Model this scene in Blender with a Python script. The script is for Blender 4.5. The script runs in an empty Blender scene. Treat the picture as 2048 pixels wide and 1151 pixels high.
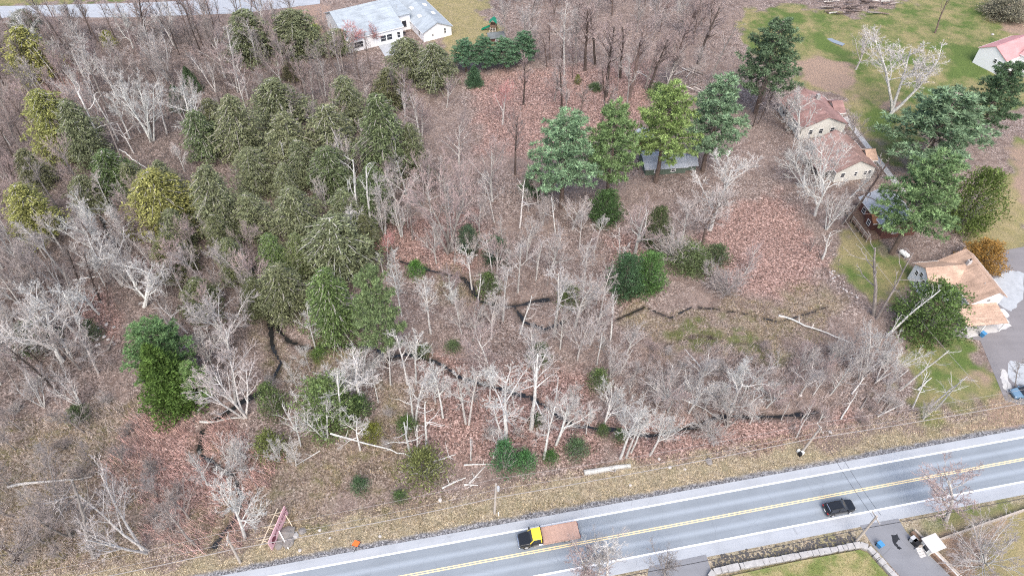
import bpy, math, random
import numpy as np
from mathutils import Vector, Matrix

# ------------------------------------------------------------------ camera, sky, sun, exposure
F, PITCH, CH = 1384.0, math.radians(47), 100.0
SUN_EL, SUN_AZ = math.radians(55), math.radians(176)      # azimuth: from +Y clockwise
S = bpy.context.scene
COL = S.collection
cd = bpy.data.cameras.new('camera'); cam = bpy.data.objects.new('camera', cd); COL.objects.link(cam)
cd.sensor_width = 36; cd.lens = 36 * F / 2048; cd.clip_end = 6000; cd.clip_start = 1
cam.location = (0, 0, CH); cam.rotation_euler = (math.pi/2 - PITCH, 0, 0)
S.camera = cam
W = bpy.data.worlds.new('World'); S.world = W; W.use_nodes = True
wn = W.node_tree.nodes; wl = W.node_tree.links
sky = wn.new('ShaderNodeTexSky'); sky.sky_type = 'NISHITA'; sky.sun_disc = False
sky.sun_elevation = SUN_EL; sky.sun_rotation = SUN_AZ; sky.dust_density = 4; sky.air_density = 1.0; sky.ozone_density = 1.0
wl.new(sky.outputs[0], wn['Background'].inputs[0]); wn['Background'].inputs[1].default_value = 0.15
sd = bpy.data.lights.new('sun', 'SUN'); sun = bpy.data.objects.new('sun', sd); COL.objects.link(sun)
sd.energy = 1.15; sd.angle = math.radians(38); sd.color = (1.0, 0.975, 0.94)
sdir = Vector((math.sin(SUN_AZ)*math.cos(SUN_EL), math.cos(SUN_AZ)*math.cos(SUN_EL), math.sin(SUN_EL)))
sun.rotation_euler = sdir.to_track_quat('Z', 'Y').to_euler(); sun.location = (0, 0, 150)
S.view_settings.view_transform = 'Standard'; S.view_settings.look = 'None'
S.view_settings.exposure = 1.08; S.view_settings.gamma = 1
S.cycles.use_denoising = False; S.cycles.filter_width = 1.15; S.cycles.max_bounces = 6; S.cycles.diffuse_bounces = 3; S.cycles.caustics_reflective = False; S.cycles.caustics_refractive = False

cP, sP = math.cos(PITCH), math.sin(PITCH)
def G(u, v, z=0.0):
    """photo pixel -> point on the plane of height z"""
    x = (u-1024)/F; y = -(v-575.5)/F
    dy, dz = cP + y*sP, -sP + y*cP
    t = (CH-z)/-dz
    return np.array([x*t, dy*t])
def PR(X, Y, Z):
    d = Y*cP + (CH-Z)*sP; yc = Y*sP - (CH-Z)*cP
    return 1024 + F*X/d, 575.5 - F*yc/d
def height_from(Y, tv):
    k = (575.5-tv)/F
    return CH - Y*(sP-k*cP)/(cP+k*sP)

rnd = random.Random(7)
# ------------------------------------------------------------------ helpers: objects
def tag(o, label=None, cat=None, group=None, kind=None):
    if label: o['label'] = label
    if cat: o['category'] = cat
    if group: o['group'] = group
    if kind: o['kind'] = kind
    return o
def link(o, parent=None):
    COL.objects.link(o)
    if parent is not None: o.parent = parent
    return o
def empty(name, loc=(0,0,0), rz=0, sc=1.0):
    o = bpy.data.objects.new(name, None); o.location = loc; o.rotation_euler = (0,0,rz); o.scale = (sc,sc,sc)
    o.empty_display_size = .3
    return link(o)
def obj(name, me, mat=None, parent=None, loc=None):
    if mat is not None and len(me.materials) == 0: me.materials.append(mat)
    o = bpy.data.objects.new(name, me)
    if loc is not None: o.location = loc
    return link(o, parent)
class MB:
    def __init__(s): s.v = []; s.f = []
    def add(s, v, f):
        n = len(s.v); s.v += [tuple(p) for p in v]; s.f += [tuple(i+n for i in q) for q in f]
    def box(s, x0, x1, y0, y1, z0, z1):
        s.add([(x0,y0,z0),(x1,y0,z0),(x1,y1,z0),(x0,y1,z0),(x0,y0,z1),(x1,y0,z1),(x1,y1,z1),(x0,y1,z1)],
              [(3,2,1,0),(4,5,6,7),(0,1,5,4),(1,2,6,5),(2,3,7,6),(3,0,4,7)]); return s
    def prism(s, poly, z0, z1):
        n = len(poly)
        s.add([(p[0],p[1],z0) for p in poly]+[(p[0],p[1],z1) for p in poly],
              [tuple(range(n-1,-1,-1)), tuple(range(n,2*n))]+[(i,(i+1)%n,n+(i+1)%n,n+i) for i in range(n)]); return s
    def ext(s, prof, a0, a1, axis='y'):
        """profile of (b,z) extruded along the other horizontal axis"""
        n = len(prof)
        P = (lambda a,b,z: (b,a,z)) if axis == 'y' else (lambda a,b,z: (a,b,z))
        s.add([P(a0,b,z) for b,z in prof]+[P(a1,b,z) for b,z in prof],
              [tuple(range(n)), tuple(range(2*n-1,n-1,-1))]+[(i,n+i,n+(i+1)%n,(i+1)%n) for i in range(n)]); return s
    def beam(s, a, b, w, h=None):
        a, b = Vector(a), Vector(b); h = h or w; d = (b-a).normalized()
        u = d.cross(Vector((0,0,1)));  u = Vector((1,0,0)) if u.length < 1e-3 else u.normalized()
        v = u.cross(d); u = u*w/2; v = v*h/2
        s.add([a-u-v,a+u-v,a+u+v,a-u+v,b-u-v,b+u-v,b+u+v,b-u+v],
              [(0,1,2,3),(7,6,5,4),(1,0,4,5),(2,1,5,6),(3,2,6,7),(0,3,7,4)]); return s
    def tube(s, pts, rad, n=6, cap=True):
        pts = [Vector(p) for p in pts]; base = len(s.v); m = len(pts)
        d0 = (pts[1]-pts[0]).normalized()
        u = d0.cross(Vector((0.3,0.9,0.1))).normalized()
        for i, p in enumerate(pts):
            d = (pts[min(i+1,m-1)]-pts[max(i-1,0)]).normalized()
            u = (u - d*u.dot(d)).normalized(); w = d.cross(u); r = rad[i]
            for k in range(n):
                a = 6.28318*k/n; q = p + u*(math.cos(a)*r) + w*(math.sin(a)*r); s.v.append((q.x,q.y,q.z))
        for i in range(m-1):
            for k in range(n):
                a = base+i*n+k; b = base+i*n+(k+1)%n
                s.f.append((a,b,b+n,a+n))
        if cap:
            s.f.append(tuple(range(base+n-1,base-1,-1))); s.f.append(tuple(range(base+(m-1)*n,base+m*n)))
        return s
    def mesh(s, name='mesh'):
        me = bpy.data.meshes.new(name); me.from_pydata(s.v, [], s.f); me.update(); return me
    def build(s, name, mat, parent=None, loc=None, bevel=0, smooth=False):
        me = s.mesh(name); o = obj(name, me, mat, parent, loc)
        if smooth: me.polygons.foreach_set('use_smooth', [True]*len(me.polygons))
        if bevel:
            b = o.modifiers.new('bevel','BEVEL'); b.width = bevel; b.segments = 2; b.limit_method = 'ANGLE'
        return o
def np_mesh(name, V, faces):
    """faces: int array (n,k)"""
    me = bpy.data.meshes.new(name); n, k = faces.shape
    me.vertices.add(len(V)); me.vertices.foreach_set('co', np.ascontiguousarray(V, np.float32).ravel())
    me.loops.add(n*k); me.loops.foreach_set('vertex_index', faces.astype(np.int32).ravel())
    me.polygons.add(n); me.polygons.foreach_set('loop_start', np.arange(0,n*k,k,dtype=np.int32))
    me.update(calc_edges=True); return me
def tone(me, rep, lo, hi, seed=1):
    n = len(me.vertices)//rep; v = np.random.default_rng(seed).uniform(lo,hi,n).astype(np.float32)
    return v
def set_tone(me, vals):
    at = me.attributes.new('tone','FLOAT','POINT'); at.data.foreach_set('value', np.ascontiguousarray(vals,np.float32)); return me

# ------------------------------------------------------------------ helpers: materials
class NT:
    def __init__(s, name):
        s.m = bpy.data.materials.new(name); s.m.use_nodes = True
        s.n = s.m.node_tree.nodes; s.l = s.m.node_tree.links; s.b = s.n['Principled BSDF']
        s.b.inputs['Roughness'].default_value = .85; s.b.inputs['Specular IOR Level'].default_value = .25
    def node(s, t, **kw):
        x = s.n.new('ShaderNode'+t)
        for k, v in kw.items(): setattr(x, k, v)
        return x
    def put(s, sock, v):
        if hasattr(v, 'is_linked') or hasattr(v, 'links'): s.l.new(v, sock)
        else: sock.default_value = v
    def coord(s, which='Object'): return s.node('TexCoord').outputs[which]
    def attr(s, a): return s.node('Attribute', attribute_name=a).outputs['Fac']
    def noise(s, vec, scale, detail=3, rough=.55, out='Fac'):
        x = s.node('TexNoise'); s.l.new(vec, x.inputs['Vector']); x.inputs['Scale'].default_value = scale
        x.inputs['Detail'].default_value = detail; x.inputs['Roughness'].default_value = rough; return x.outputs[out]
    def vor(s, vec, scale, out='Color', feature='F1'):
        x = s.node('TexVoronoi', feature=feature); s.l.new(vec, x.inputs['Vector']); x.inputs['Scale'].default_value = scale
        return x.outputs[out]
    def map(s, vec, sc=(1,1,1), rot=(0,0,0)):
        x = s.node('Mapping'); s.l.new(vec, x.inputs[0]); x.inputs['Scale'].default_value = sc; x.inputs['Rotation'].default_value = rot; return x.outputs[0]
    def ramp(s, fac, stops, interp='LINEAR'):
        x = s.node('ValToRGB'); s.l.new(fac, x.inputs[0]); r = x.color_ramp; r.interpolation = interp
        while len(r.elements) < len(stops): r.elements.new(.5)
        for e, (p, c) in zip(r.elements, stops):
            e.position = p; e.color = tuple(c)+(1,) if not isinstance(c, (int,float)) else (c,c,c,1)
        return x.outputs[0]
    def mix(s, fac, a, b, mode='MIX'):
        x = s.node('Mix', data_type='RGBA', blend_type=mode); s.put(x.inputs[0], fac)
        for sock, v in ((x.inputs[6], a), (x.inputs[7], b)):
            s.put(sock, v if hasattr(v,'links') else tuple(v)+(1,))
        return x.outputs[2]
    def math(s, op, a, b=0.0, clamp=False):
        x = s.node('Math', operation=op); x.use_clamp = clamp; s.put(x.inputs[0], a); s.put(x.inputs[1], b); return x.outputs[0]
    def sep(s, vec):
        x = s.node('SeparateXYZ'); s.l.new(vec, x.inputs[0]); return x.outputs
    def bump(s, h, strength=.5, dist=.05):
        x = s.node('Bump'); s.l.new(h, x.inputs['Height']); x.inputs['Strength'].default_value = strength
        x.inputs['Distance'].default_value = dist; s.l.new(x.outputs[0], s.b.inputs['Normal'])
    def col(s, c): s.put(s.b.inputs['Base Color'], c if hasattr(c,'links') else tuple(c)+(1,)); return s
    def rough(s, r, spec=None):
        s.put(s.b.inputs['Roughness'], r)
        if spec is not None: s.b.inputs['Specular IOR Level'].default_value = spec
        return s
def simple(name, c, rough=.8, var=.25, scale=1.5, spec=.25, metal=0):
    t = NT(name); v = t.coord(); n = t.noise(v, scale, 4)
    t.col(t.mix(n, [x*(1-var) for x in c], [min(1,x*(1+var)) for x in c])); t.rough(rough, spec)
    t.b.inputs['Metallic'].default_value = metal
    return t.m
def bark_mat():
    t = NT('bark'); oi = t.node('ObjectInfo'); v = t.coord()
    n = t.noise(t.map(v, (3,3,.8)), 2.0, 4); n2 = t.noise(v, .6, 2)
    f = t.math('MULTIPLY', t.ramp(n, [(.3,.55),(.7,1.25)]), t.ramp(n2, [(.3,.75),(.7,1.15)]))
    t.col(t.mix(1.0, oi.outputs['Color'], f, 'MULTIPLY')); t.rough(.9, .15); return t.m
def leaf_mat():
    t = NT('foliage'); oi = t.node('ObjectInfo'); v = t.coord()
    n = t.noise(v, 1.1, 3); n2 = t.noise(v, 6.0, 2)
    f = t.math('MULTIPLY', t.ramp(n, [(.3,.62),(.7,1.4)]), t.ramp(n2, [(.3,.7),(.7,1.35)]))
    c = t.mix(1.0, oi.outputs['Color'], f, 'MULTIPLY')
    c = t.mix(t.math('MULTIPLY', n2, .2), c, t.mix(1.0, c, (1.5,1.25,.7), 'MULTIPLY'))
    c = t.mix(1.0, c, t.attr('tone'), 'MULTIPLY')
    t.col(c); t.rough(.7, .2)
    tr = t.node('BsdfTranslucent'); t.l.new(c, tr.inputs[0]); ms = t.node('MixShader'); ms.inputs[0].default_value = .3
    t.l.new(t.b.outputs[0], ms.inputs[1]); t.l.new(tr.outputs[0], ms.inputs[2])
    t.l.new(ms.outputs[0], t.n['Material Output'].inputs[0]); return t.m
M = {}
def twig_mat():
    t = NT('twigs'); oi = t.node('ObjectInfo'); n = t.noise(t.coord(), .25, 3)
    c = t.mix(1.0, oi.outputs['Color'], t.attr('tone'), 'MULTIPLY'); t.col(t.mix(1.0, c, t.ramp(n,[(.35,.75),(.65,1.2)]), 'MULTIPLY')); t.rough(.95,.1); return t.m
M['bark'] = bark_mat(); M['leaf'] = leaf_mat(); M['twig'] = twig_mat()

def ground_mat():
    t = NT('ground'); v = t.node('NewGeometry').outputs['Position']
    wob = t.node('VectorMath', operation='ADD'); t.l.new(v, wob.inputs[0])
    ns = t.node('VectorMath', operation='SCALE'); t.l.new(t.noise(v, 1.3, 2, out='Color'), ns.inputs[0]); ns.inputs['Scale'].default_value = .5
    t.l.new(ns.outputs[0], wob.inputs[1]); w = wob.outputs[0]
    cell = t.sep(t.vor(w, 4.6))[0]; cell2 = t.sep(t.vor(w, 2.0))[1]
    big = t.noise(v, .07, 3); mid = t.noise(v, .45, 4); fine = t.noise(v, 5.5, 3)
    leaf = t.ramp(cell, [(0,(.055,.044,.038)),(.22,(.15,.117,.102)),(.5,(.242,.187,.165)),(.78,(.325,.26,.232)),(1,(.54,.47,.43))])
    leaf = t.mix(t.math('MULTIPLY', cell2, .45), leaf, t.mix(1, leaf, (.55,.52,.52), 'MULTIPLY'))
    grey = t.mix(fine, (.13,.095,.08), (.33,.26,.225))
    base = t.mix(t.ramp(big, [(.42,.1),(.62,.75)]), leaf, grey)
    base = t.mix(t.ramp(mid, [(.35,.55),(.5,0)]), base, t.mix(fine, (.075,.053,.045), (.17,.118,.10)))
    base = t.mix(t.attr('duff'), base, t.mix(t.ramp(mid,[(.38,.0),(.6,.55)]), t.mix(cell, (.045,.036,.031), (.20,.158,.138)), leaf))
    red = t.mix(1, leaf, (1.14,.92,.88), 'MULTIPLY')
    base = t.mix(t.attr('red'), base, red)
    straw = t.ramp(t.math('ADD', t.math('MULTIPLY', fine, .6), t.math('MULTIPLY', cell, .4)), [(.2,(.12,.093,.066)),(.45,(.27,.222,.16)),(.7,(.42,.362,.275)),(.9,(.60,.54,.43))])
    tan = t.mix(t.ramp(mid,[(.5,0),(.66,.55)]), t.mix(t.ramp(big,[(.4,.25),(.6,.8)]), straw, leaf), t.mix(fine, (.10,.12,.045), (.22,.20,.09)))
    base = t.mix(t.attr('tan'), base, t.mix(1, tan, (.80,.78,.74), 'MULTIPLY'))
    base = t.mix(t.math('MULTIPLY', t.attr('moss'), t.ramp(mid,[(.38,0),(.55,1)])), base, t.mix(fine, (.05,.06,.025), (.17,.18,.075)))
    base = t.mix(t.attr('dry'), base, t.mix(t.ramp(mid,[(.4,0),(.65,.55)]), straw, t.mix(fine, (.15,.14,.08), (.33,.30,.19))))
    lg = t.mix(fine, (.052,.085,.022), (.14,.19,.06)); ly = t.mix(fine, (.15,.135,.06), (.34,.29,.155))
    patch = t.math('ADD', t.math('MULTIPLY', t.noise(v, .13, 4), .65), t.math('MULTIPLY', mid, .35))
    lawn = t.mix(t.ramp(patch, [(.40,0),(.60,1)]), lg, ly)
    lawn = t.mix(t.attr('yellow'), lawn, t.mix(t.ramp(mid,[(.4,0),(.7,.5)]), ly, t.mix(fine,(.25,.2,.13),(.42,.34,.22))))
    lawn = t.mix(t.attr('lush'), lawn, lg)
    base = t.mix(t.attr('lawn'), base, lawn)
    base = t.mix(t.attr('dirt'), base, t.mix(fine, (.19,.13,.10), (.40,.29,.235)))
    grv = t.sep(t.vor(v, 6))[0]
    base = t.mix(t.attr('gravel'), base, t.ramp(grv, [(0,(.06,.06,.065)),(.6,(.17,.17,.18)),(1,(.34,.34,.35))]))
    base = t.mix(t.attr('mud'), base, t.mix(fine, (.02,.017,.014), (.10,.08,.066)))
    t.col(base); t.rough(.95, .1)
    hgt = t.math('ADD', t.math('MULTIPLY', cell, .6), fine); t.bump(hgt, .9, .12)
    return t.m
M['ground'] = ground_mat()
def asphalt(name, c, tracks=False):
    t = NT(name); v = t.coord(); s = t.sep(v)
    big = t.noise(t.map(v, (.06,1,1)), .9, 4); fine = t.noise(v, 9, 3); blot = t.noise(v, .25, 4)
    c1 = t.mix(fine, [x*.82 for x in c], [x*1.18 for x in c])
    c1 = t.mix(t.ramp(big,[(.35,0),(.7,.5)]), c1, [x*1.25 for x in c])
    c1 = t.mix(t.ramp(blot,[(.35,.35),(.55,0)]), c1, [x*.78 for x in c])
    if tracks:                      # polished wheel paths along the lanes
        y = t.math('ABSOLUTE', t.math('SUBTRACT', t.math('ABSOLUTE', s[1]), 1.75))
        tr = t.ramp(t.math('ABSOLUTE', t.math('SUBTRACT', y, .05)), [(.0,.75),(.28,.35),(.5,0)])
        c1 = t.mix(tr, c1, [x*1.5 for x in c])
    # fine cracks
    cr = t.vor(t.map(v,(.35,.35,1)), 1.0, 'Distance', 'DISTANCE_TO_EDGE')
    c1 = t.mix(t.ramp(cr,[(0,.45),(.006,0)]), c1, [x*.45 for x in c])
    t.col(c1); t.rough(.82, .3); t.bump(fine, .25, .02); return t.m
M['asphalt'] = asphalt('lane_asphalt', (.205,.232,.260), True)
M['shoulder'] = asphalt('shoulder_asphalt', (.33,.35,.375))
M['oldasphalt'] = asphalt('old_asphalt', (.19,.195,.21))
M['broadasphalt'] = asphalt('yard_asphalt', (.19,.18,.185))
M['concrete'] = simple('concrete', (.47,.46,.45), .9, .25, 1.2)
M['palecon'] = simple('pale_concrete', (.36,.38,.40), .9, .3, .9)
def paint(name, c, worn=.45):
    t = NT(name); v = t.node('NewGeometry').outputs['Position']; n = t.noise(v, 4, 4); 
    t.col(t.mix(t.ramp(n,[(worn-.1,1),(worn+.06,0)]), c, [x*.55 for x in c])); t.rough(.7); return t.m
M['white_paint'] = paint('white_line_paint', (.80,.81,.82), .36)
M['yellow_paint'] = paint('yellow_line_paint', (.80,.64,.36), .40)
M['white'] = simple('white_siding', (.80,.81,.82), .6, .06, 2)
M['cream'] = simple('cream_siding', (.62,.61,.56), .7, .12, 1.5)
M['trim'] = simple('white_trim', (.8,.8,.78), .5, .05)
def shingle(name, c, k=.5):
    t = NT(name); v = t.coord(); a = t.noise(t.map(v,(1,1,6)), 4, 3); b = t.noise(v, .35, 4); s2 = t.noise(t.map(v,(.5,2.5,.5)), .6, 3)
    f = t.math('MULTIPLY', t.ramp(a,[(.3,1-k*.6),(.7,1+k*.6)]), t.ramp(b,[(.3,1-k*.5),(.7,1+k*.4)]))
    f = t.math('MULTIPLY', f, t.ramp(s2,[(.3,1-k*.5),(.65,1+k*.2)]))
    t.col(t.mix(1, c, f, 'MULTIPLY')); t.rough(.9,.15); t.bump(a,.3,.03); return t.m
M['roof_tan'] = shingle('tan_shingle', (.44,.31,.235)); M['roof_brown'] = shingle('brown_shingle', (.30,.20,.175))
M['roof_redbrown'] = shingle('red_brown_shingle', (.29,.18,.165)); M['roof_grey'] = shingle('grey_shingle', (.33,.37,.40), .3)
M['roof_pink'] = shingle('pink_roof', (.52,.27,.27), .2); M['roof_metal'] = shingle('grey_metal_roof', (.36,.38,.41), .35)
M['roof_dark'] = shingle('charcoal_shingle', (.13,.145,.15)); M['roof_orange'] = shingle('rust_roof', (.36,.17,.09)); M['brown_wall'] = simple('brown_boards', (.13,.062,.05), .8, .3, 2)
M['green_wall'] = simple('green_boards', (.10,.13,.10), .8, .3, 2)
M['glass'] = simple('dark_glass', (.025,.03,.04), .12, .2, .6, .6)
M['skylight'] = simple('skylight_dome', (.85,.87,.88), .35, .04)
M['wood'] = simple('weathered_wood', (.40,.35,.30), .9, .3, 2); M['pine_wood'] = simple('raw_timber', (.62,.53,.40), .85, .2, 2)
M['brown_wood'] = simple('brown_stained_wood', (.19,.125,.09), .85, .3, 2)
M['pole'] = simple('pole_wood', (.40,.36,.32), .9, .25, 1.5); M['wire'] = simple('cable', (.30,.28,.27), .7, .1)
M['darkwire'] = simple('dark_cable', (.05,.05,.055), .7, .1)
M['grey_metal'] = simple('grey_metal', (.42,.43,.44), .5, .1, 3, .5); M['black'] = simple('black_plastic', (.02,.02,.022), .5, .2)
M['stone'] = simple('field_stone', (.36,.35,.34), .9, .4, 1.6); M['rock'] = simple('boulder', (.20,.185,.175), .95, .45, 1.2)
M['water'] = simple('stream_water', (.018,.018,.018), .12, .3, .5, .5)
M['pond'] = simple('pond_water', (.22,.25,.28), .08, .2, .5, .6)
M['car_black'] = simple('black_car_paint', (.012,.013,.015), .22, .1, 1, .6); M['tyre'] = simple('tyre', (.02,.02,.02), .9, .1)
M['rim'] = simple('alloy_rim', (.55,.56,.58), .35, .1, 2, .6, .6); M['yellow'] = simple('yellow_truck_paint', (.80,.60,.05), .35, .04, 1, .5)
M['rust'] = simple('rusty_steel_deck', (.43,.285,.225), .85, .28, 1.3); M['chrome'] = simple('chrome', (.7,.72,.75), .2, .05, 2, .6, .9)
M['lamp_red'] = simple('red_lens', (.35,.02,.02), .3, .1); M['lamp_white'] = simple('clear_lens', (.7,.72,.75), .2, .1)
M['blue_car'] = simple('blue_car_paint', (.13,.22,.31), .3, .15, 1, .5); M['white_car'] = simple('white_car_paint', (.75,.77,.8), .3, .05, 1, .5)
M['sign_pink'] = simple('faded_pink_panel', (.70,.43,.46), .7, .12, .8); M['sign_ink'] = simple('dark_lettering', (.16,.045,.06), .7, .2)
M['orange'] = simple('orange_panel', (.85,.13,.03), .6, .06); M['green_plastic'] = simple('green_plastic', (.01,.21,.12), .5, .1)
M['tank'] = simple('white_tank', (.72,.74,.72), .5, .08); M['blue'] = simple('blue_plastic', (.07,.24,.45), .5, .1)
M['shed_white'] = simple('shed_roof_white', (.50,.475,.46), .6, .06)

# ------------------------------------------------------------------ layout data (photo pixels)
RA = math.radians(10.75); RE = np.array([math.cos(RA), math.sin(RA)]); RN = np.array([-math.sin(RA), math.cos(RA)])
N_EDGE, N_WHITE, N_YEL, S_WHITE, S_EDGE = 44.4, 42.98, 39.42, 35.95, 34.0
STREAMS = [
 ([(536,632),(545,690),(560,720),(545,750),(520,775),(430,830),(400,860),(395,900),(430,925),(465,945),(480,985),(470,1030),(440,1070),(425,1095)],1.1),
 ([(536,632),(575,678),(615,692),(690,690),(745,690),(770,712),(820,705),(870,720),(930,755),(1000,775),(1060,790),(1120,830),(1150,848),(1215,855),(1300,868),(1390,850),(1440,828),(1560,830),(1640,822)],1.0),
 ([(800,520),(850,535),(930,555),(960,600),(1020,610),(1100,595)],1.0),
 ([(1030,612),(1050,640),(1090,655),(1130,640)],1.0),
 ([(1230,640),(1290,615),(1340,637),(1385,615),(1480,625),(1560,642),(1650,615)],.45),
 ([(1295,660),(1330,690),(1400,670),(1480,690),(1540,680)],.3),
 ([(200,430),(215,462),(240,505)],.9)]
STR_W = [(np.array([G(*p) for p in pl]), w) for pl, w in STREAMS]
POLY = {
 'lawn': [[(1470,75),(1500,25),(1560,10),(1650,22),(1700,36),(1790,14),(1840,-6),(2120,-30),(2120,200),(1990,230),(1860,250),(1810,340),(1770,320),(1735,280),(1700,205),(1620,170),(1590,150),(1530,120)],
          [(1690,560),(1690,490),(1712,430),(1760,480),(1815,535),(1800,590),(1745,610)],
          [(1780,800),(1830,720),(1880,670),(1950,680),(1985,730),(2010,795),(1940,835),(1870,850),(1840,835)],
          [(840,-30),(950,-30),(975,30),(1005,62),(970,90),(900,112),(880,70)],
          [(1455,1160),(1480,1146),(1722,1100),(1742,1110),(1790,1160)],
          [(-200,14),(30,8),(240,2),(240,-30),(-200,-30)],
          [(1880,1085),(1960,1050),(2120,1000),(2120,1170),(1930,1170)],
          [(1800,1050),(1850,1035),(2060,1000),(2060,1012),(1850,1060)],
          [(1930,470),(2060,260),(2060,560),(1980,560)]],
 'yellow': [[(830,-30),(950,-30),(975,30),(1005,62),(970,95),(890,112),(860,40)],[(1590,100),(1680,130),(1740,220),(1690,215),(1610,160)],[(1455,1160),(1480,1146),(1722,1100),(1790,1160)],[(1880,1085),(2120,1000),(2120,1170),(1930,1170)],[(1930,480),(2060,300),(2060,540)],[(1690,480),(1712,430),(1740,470),(1710,510)]],
 'lush': [[(1560,25),(1600,28),(1612,45),(1570,48)],[(1610,65),(1640,70),(1680,95),(1720,110),(1690,120),(1640,95)],[(1735,200),(1800,240),(1770,290),(1740,255)],[(1900,85),(1990,110),(1985,150),(1900,155)],[(1850,190),(1885,215),(1860,220)],[(1900,680),(1960,690),(1950,720),(1890,715)]],
 'dirt': [[(1970,15),(2060,5),(2060,80),(2000,60)],[(1560,130),(1640,110),(1720,140),(1690,200),(1600,150)],[(1750,195),(1800,205),(1790,225),(1760,215)],[(1905,745),(1955,745),(1960,765),(1915,770)],[(2020,300),(2060,290),(2060,420),(2030,380)],[(1800,345),(1860,330),(1850,380),(1810,380)],[(560,0),(650,10),(660,90),(600,90)],[(2000,805),(2120,780),(2120,835),(1900,868)],[(1880,1085),(1960,1055),(2010,1040),(1990,1100),(1940,1170),(1900,1130)]],
 'red': [[(1420,420),(1560,380),(1640,470),(1650,560),(1580,600),(1470,580),(1400,520)],[(270,820),(420,840),(540,930),(500,1060),(330,1010),(240,930)],[(760,440),(950,420),(1010,520),(900,560),(780,540)],[(950,150),(1300,120),(1300,240),(1050,330),(960,300)],[(850,720),(1200,740),(1200,920),(820,900)],[(1200,840),(1700,830),(1640,900),(1250,925)],[(1200,480),(1300,460),(1260,600),(1200,620)],[(60,80),(180,130),(160,210),(60,160)],[(160,560),(240,600),(230,680),(170,660)]],
 'tan': [[(1250,630),(1400,602),(1560,610),(1640,560),(1700,600),(1620,680),(1540,725),(1400,705),(1290,700)],[(545,650),(600,690),(700,700),(640,760),(610,830),(560,800),(530,740)],[(560,900),(700,850),(790,900),(860,960),(700,1000),(620,1070),(500,1050),(510,960)],[(780,770),(850,790),(830,840),(760,830)],[(400,870),(460,900),(500,990),(470,1070),(400,1060),(440,960)],[(-60,850),(280,800),(250,900),(300,1000),(280,1130),(-60,1160)],[(860,530),(950,560),(950,600),(880,590)],[(1240,1010),(1000,1040),(700,1060),(760,1000),(1000,1000)],[(1440,640),(1500,660),(1480,690),(1420,680)]],
 'duff': [[(-200,45),(640,40),(760,160),(870,330),(800,470),(700,560),(540,640),(470,760),(380,700),(250,640),(200,800),(-200,850)]],
 'moss': [[(1320,665),(1400,650),(1460,655),(1550,690),(1540,715),(1440,708),(1350,700)],[(1410,640),(1450,632),(1440,655)],[(590,690),(640,700),(620,730)],[(620,1050),(660,1040),(650,1065)]],
 'flat': [[(560,-60),(960,-60),(1010,60),(900,120),(680,130)],[(1550,170),(1720,170),(1830,390),(1740,500),(1690,420),(1640,380),(1560,290)],[(1780,480),(2120,480),(2120,860),(1900,860),(1830,650)],[(1960,60),(2120,20),(2120,180),(1960,160)],[(1270,230),(1410,230),(1410,380),(1270,380)],[(1350,1180),(1350,1090),(2120,960),(2120,1180)],[(-300,45),(640,30),(640,-60),(-300,-60)],[(500,980),(620,980),(620,1110),(500,1110)]]}
# smooth value noise on numpy arrays
_rg = np.random.default_rng(3); _LAT = _rg.random((256,256))
def vnoise(x, y, s, o=0):
    x = x*s+o*17.3+900; y = y*s+o*31.7+900
    xi = np.floor(x).astype(int); yi = np.floor(y).astype(int); fx = x-xi; fy = y-yi
    fx = fx*fx*(3-2*fx); fy = fy*fy*(3-2*fy); L = lambda a,b: _LAT[a%256,b%256]
    return (L(xi,yi)*(1-fx)+L(xi+1,yi)*fx)*(1-fy)+(L(xi,yi+1)*(1-fx)+L(xi+1,yi+1)*fx)*fy
def poly_sd(P, X, Y):
    """signed distance, negative inside"""
    n = len(P); d = np.full(X.shape, 1e9); ins = np.zeros(X.shape, bool)
    for i in range(n):
        a = P[i]; b = P[(i+1)%n]; e = b-a; wx = X-a[0]; wy = Y-a[1]
        t = np.clip((wx*e[0]+wy*e[1])/(e@e),0,1); d = np.minimum(d, np.hypot(wx-e[0]*t, wy-e[1]*t))
        c = ((a[1] > Y) != (b[1] > Y)); 
        with np.errstate(divide='ignore', invalid='ignore'):
            ins ^= c & (X < (b[0]-a[0])*(Y-a[1])/(b[1]-a[1]+1e-12)+a[0])
    return np.where(ins, -d, d)
def line_d(P, X, Y):
    d = np.full(X.shape, 1e9)
    for i in range(len(P)-1):
        a = P[i]; e = P[i+1]-a; wx = X-a[0]; wy = Y-a[1]
        t = np.clip((wx*e[0]+wy*e[1])/(e@e),0,1); d = np.minimum(d, np.hypot(wx-e[0]*t, wy-e[1]*t))
    return d
sstep = lambda a, b, x: (lambda t: t*t*(3-2*t))(np.clip((x-a)/(b-a),0,1))
PW = {k: [np.array([G(*p) for p in q]) for q in v] for k, v in POLY.items()}
def zone(k, X, Y, soft, amp):
    m = np.zeros(X.shape); nz = (vnoise(X,Y,.22,2)+.6*vnoise(X,Y,.6,3)-.8)*amp
    for q in PW[k]:
        m = np.maximum(m, sstep(soft, -soft, poly_sd(q, X, Y)+nz))
    return m
def stream_fields(X, Y):
    dep = np.zeros(X.shape); mud = np.zeros(X.shape); wob = (vnoise(X,Y,.9,5)-.5)*.7
    for P, w in STR_W:
        d = line_d(P, X, Y)+wob
        dep = np.maximum(dep, sstep(w*1.4, w*.2, d)*min(.6,.55*w)); mud = np.maximum(mud, sstep(w*.95, w*.35, d)*(.7+.3*sstep(.35,.6,vnoise(X,Y,.35,12))))
    return dep, mud
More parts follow.
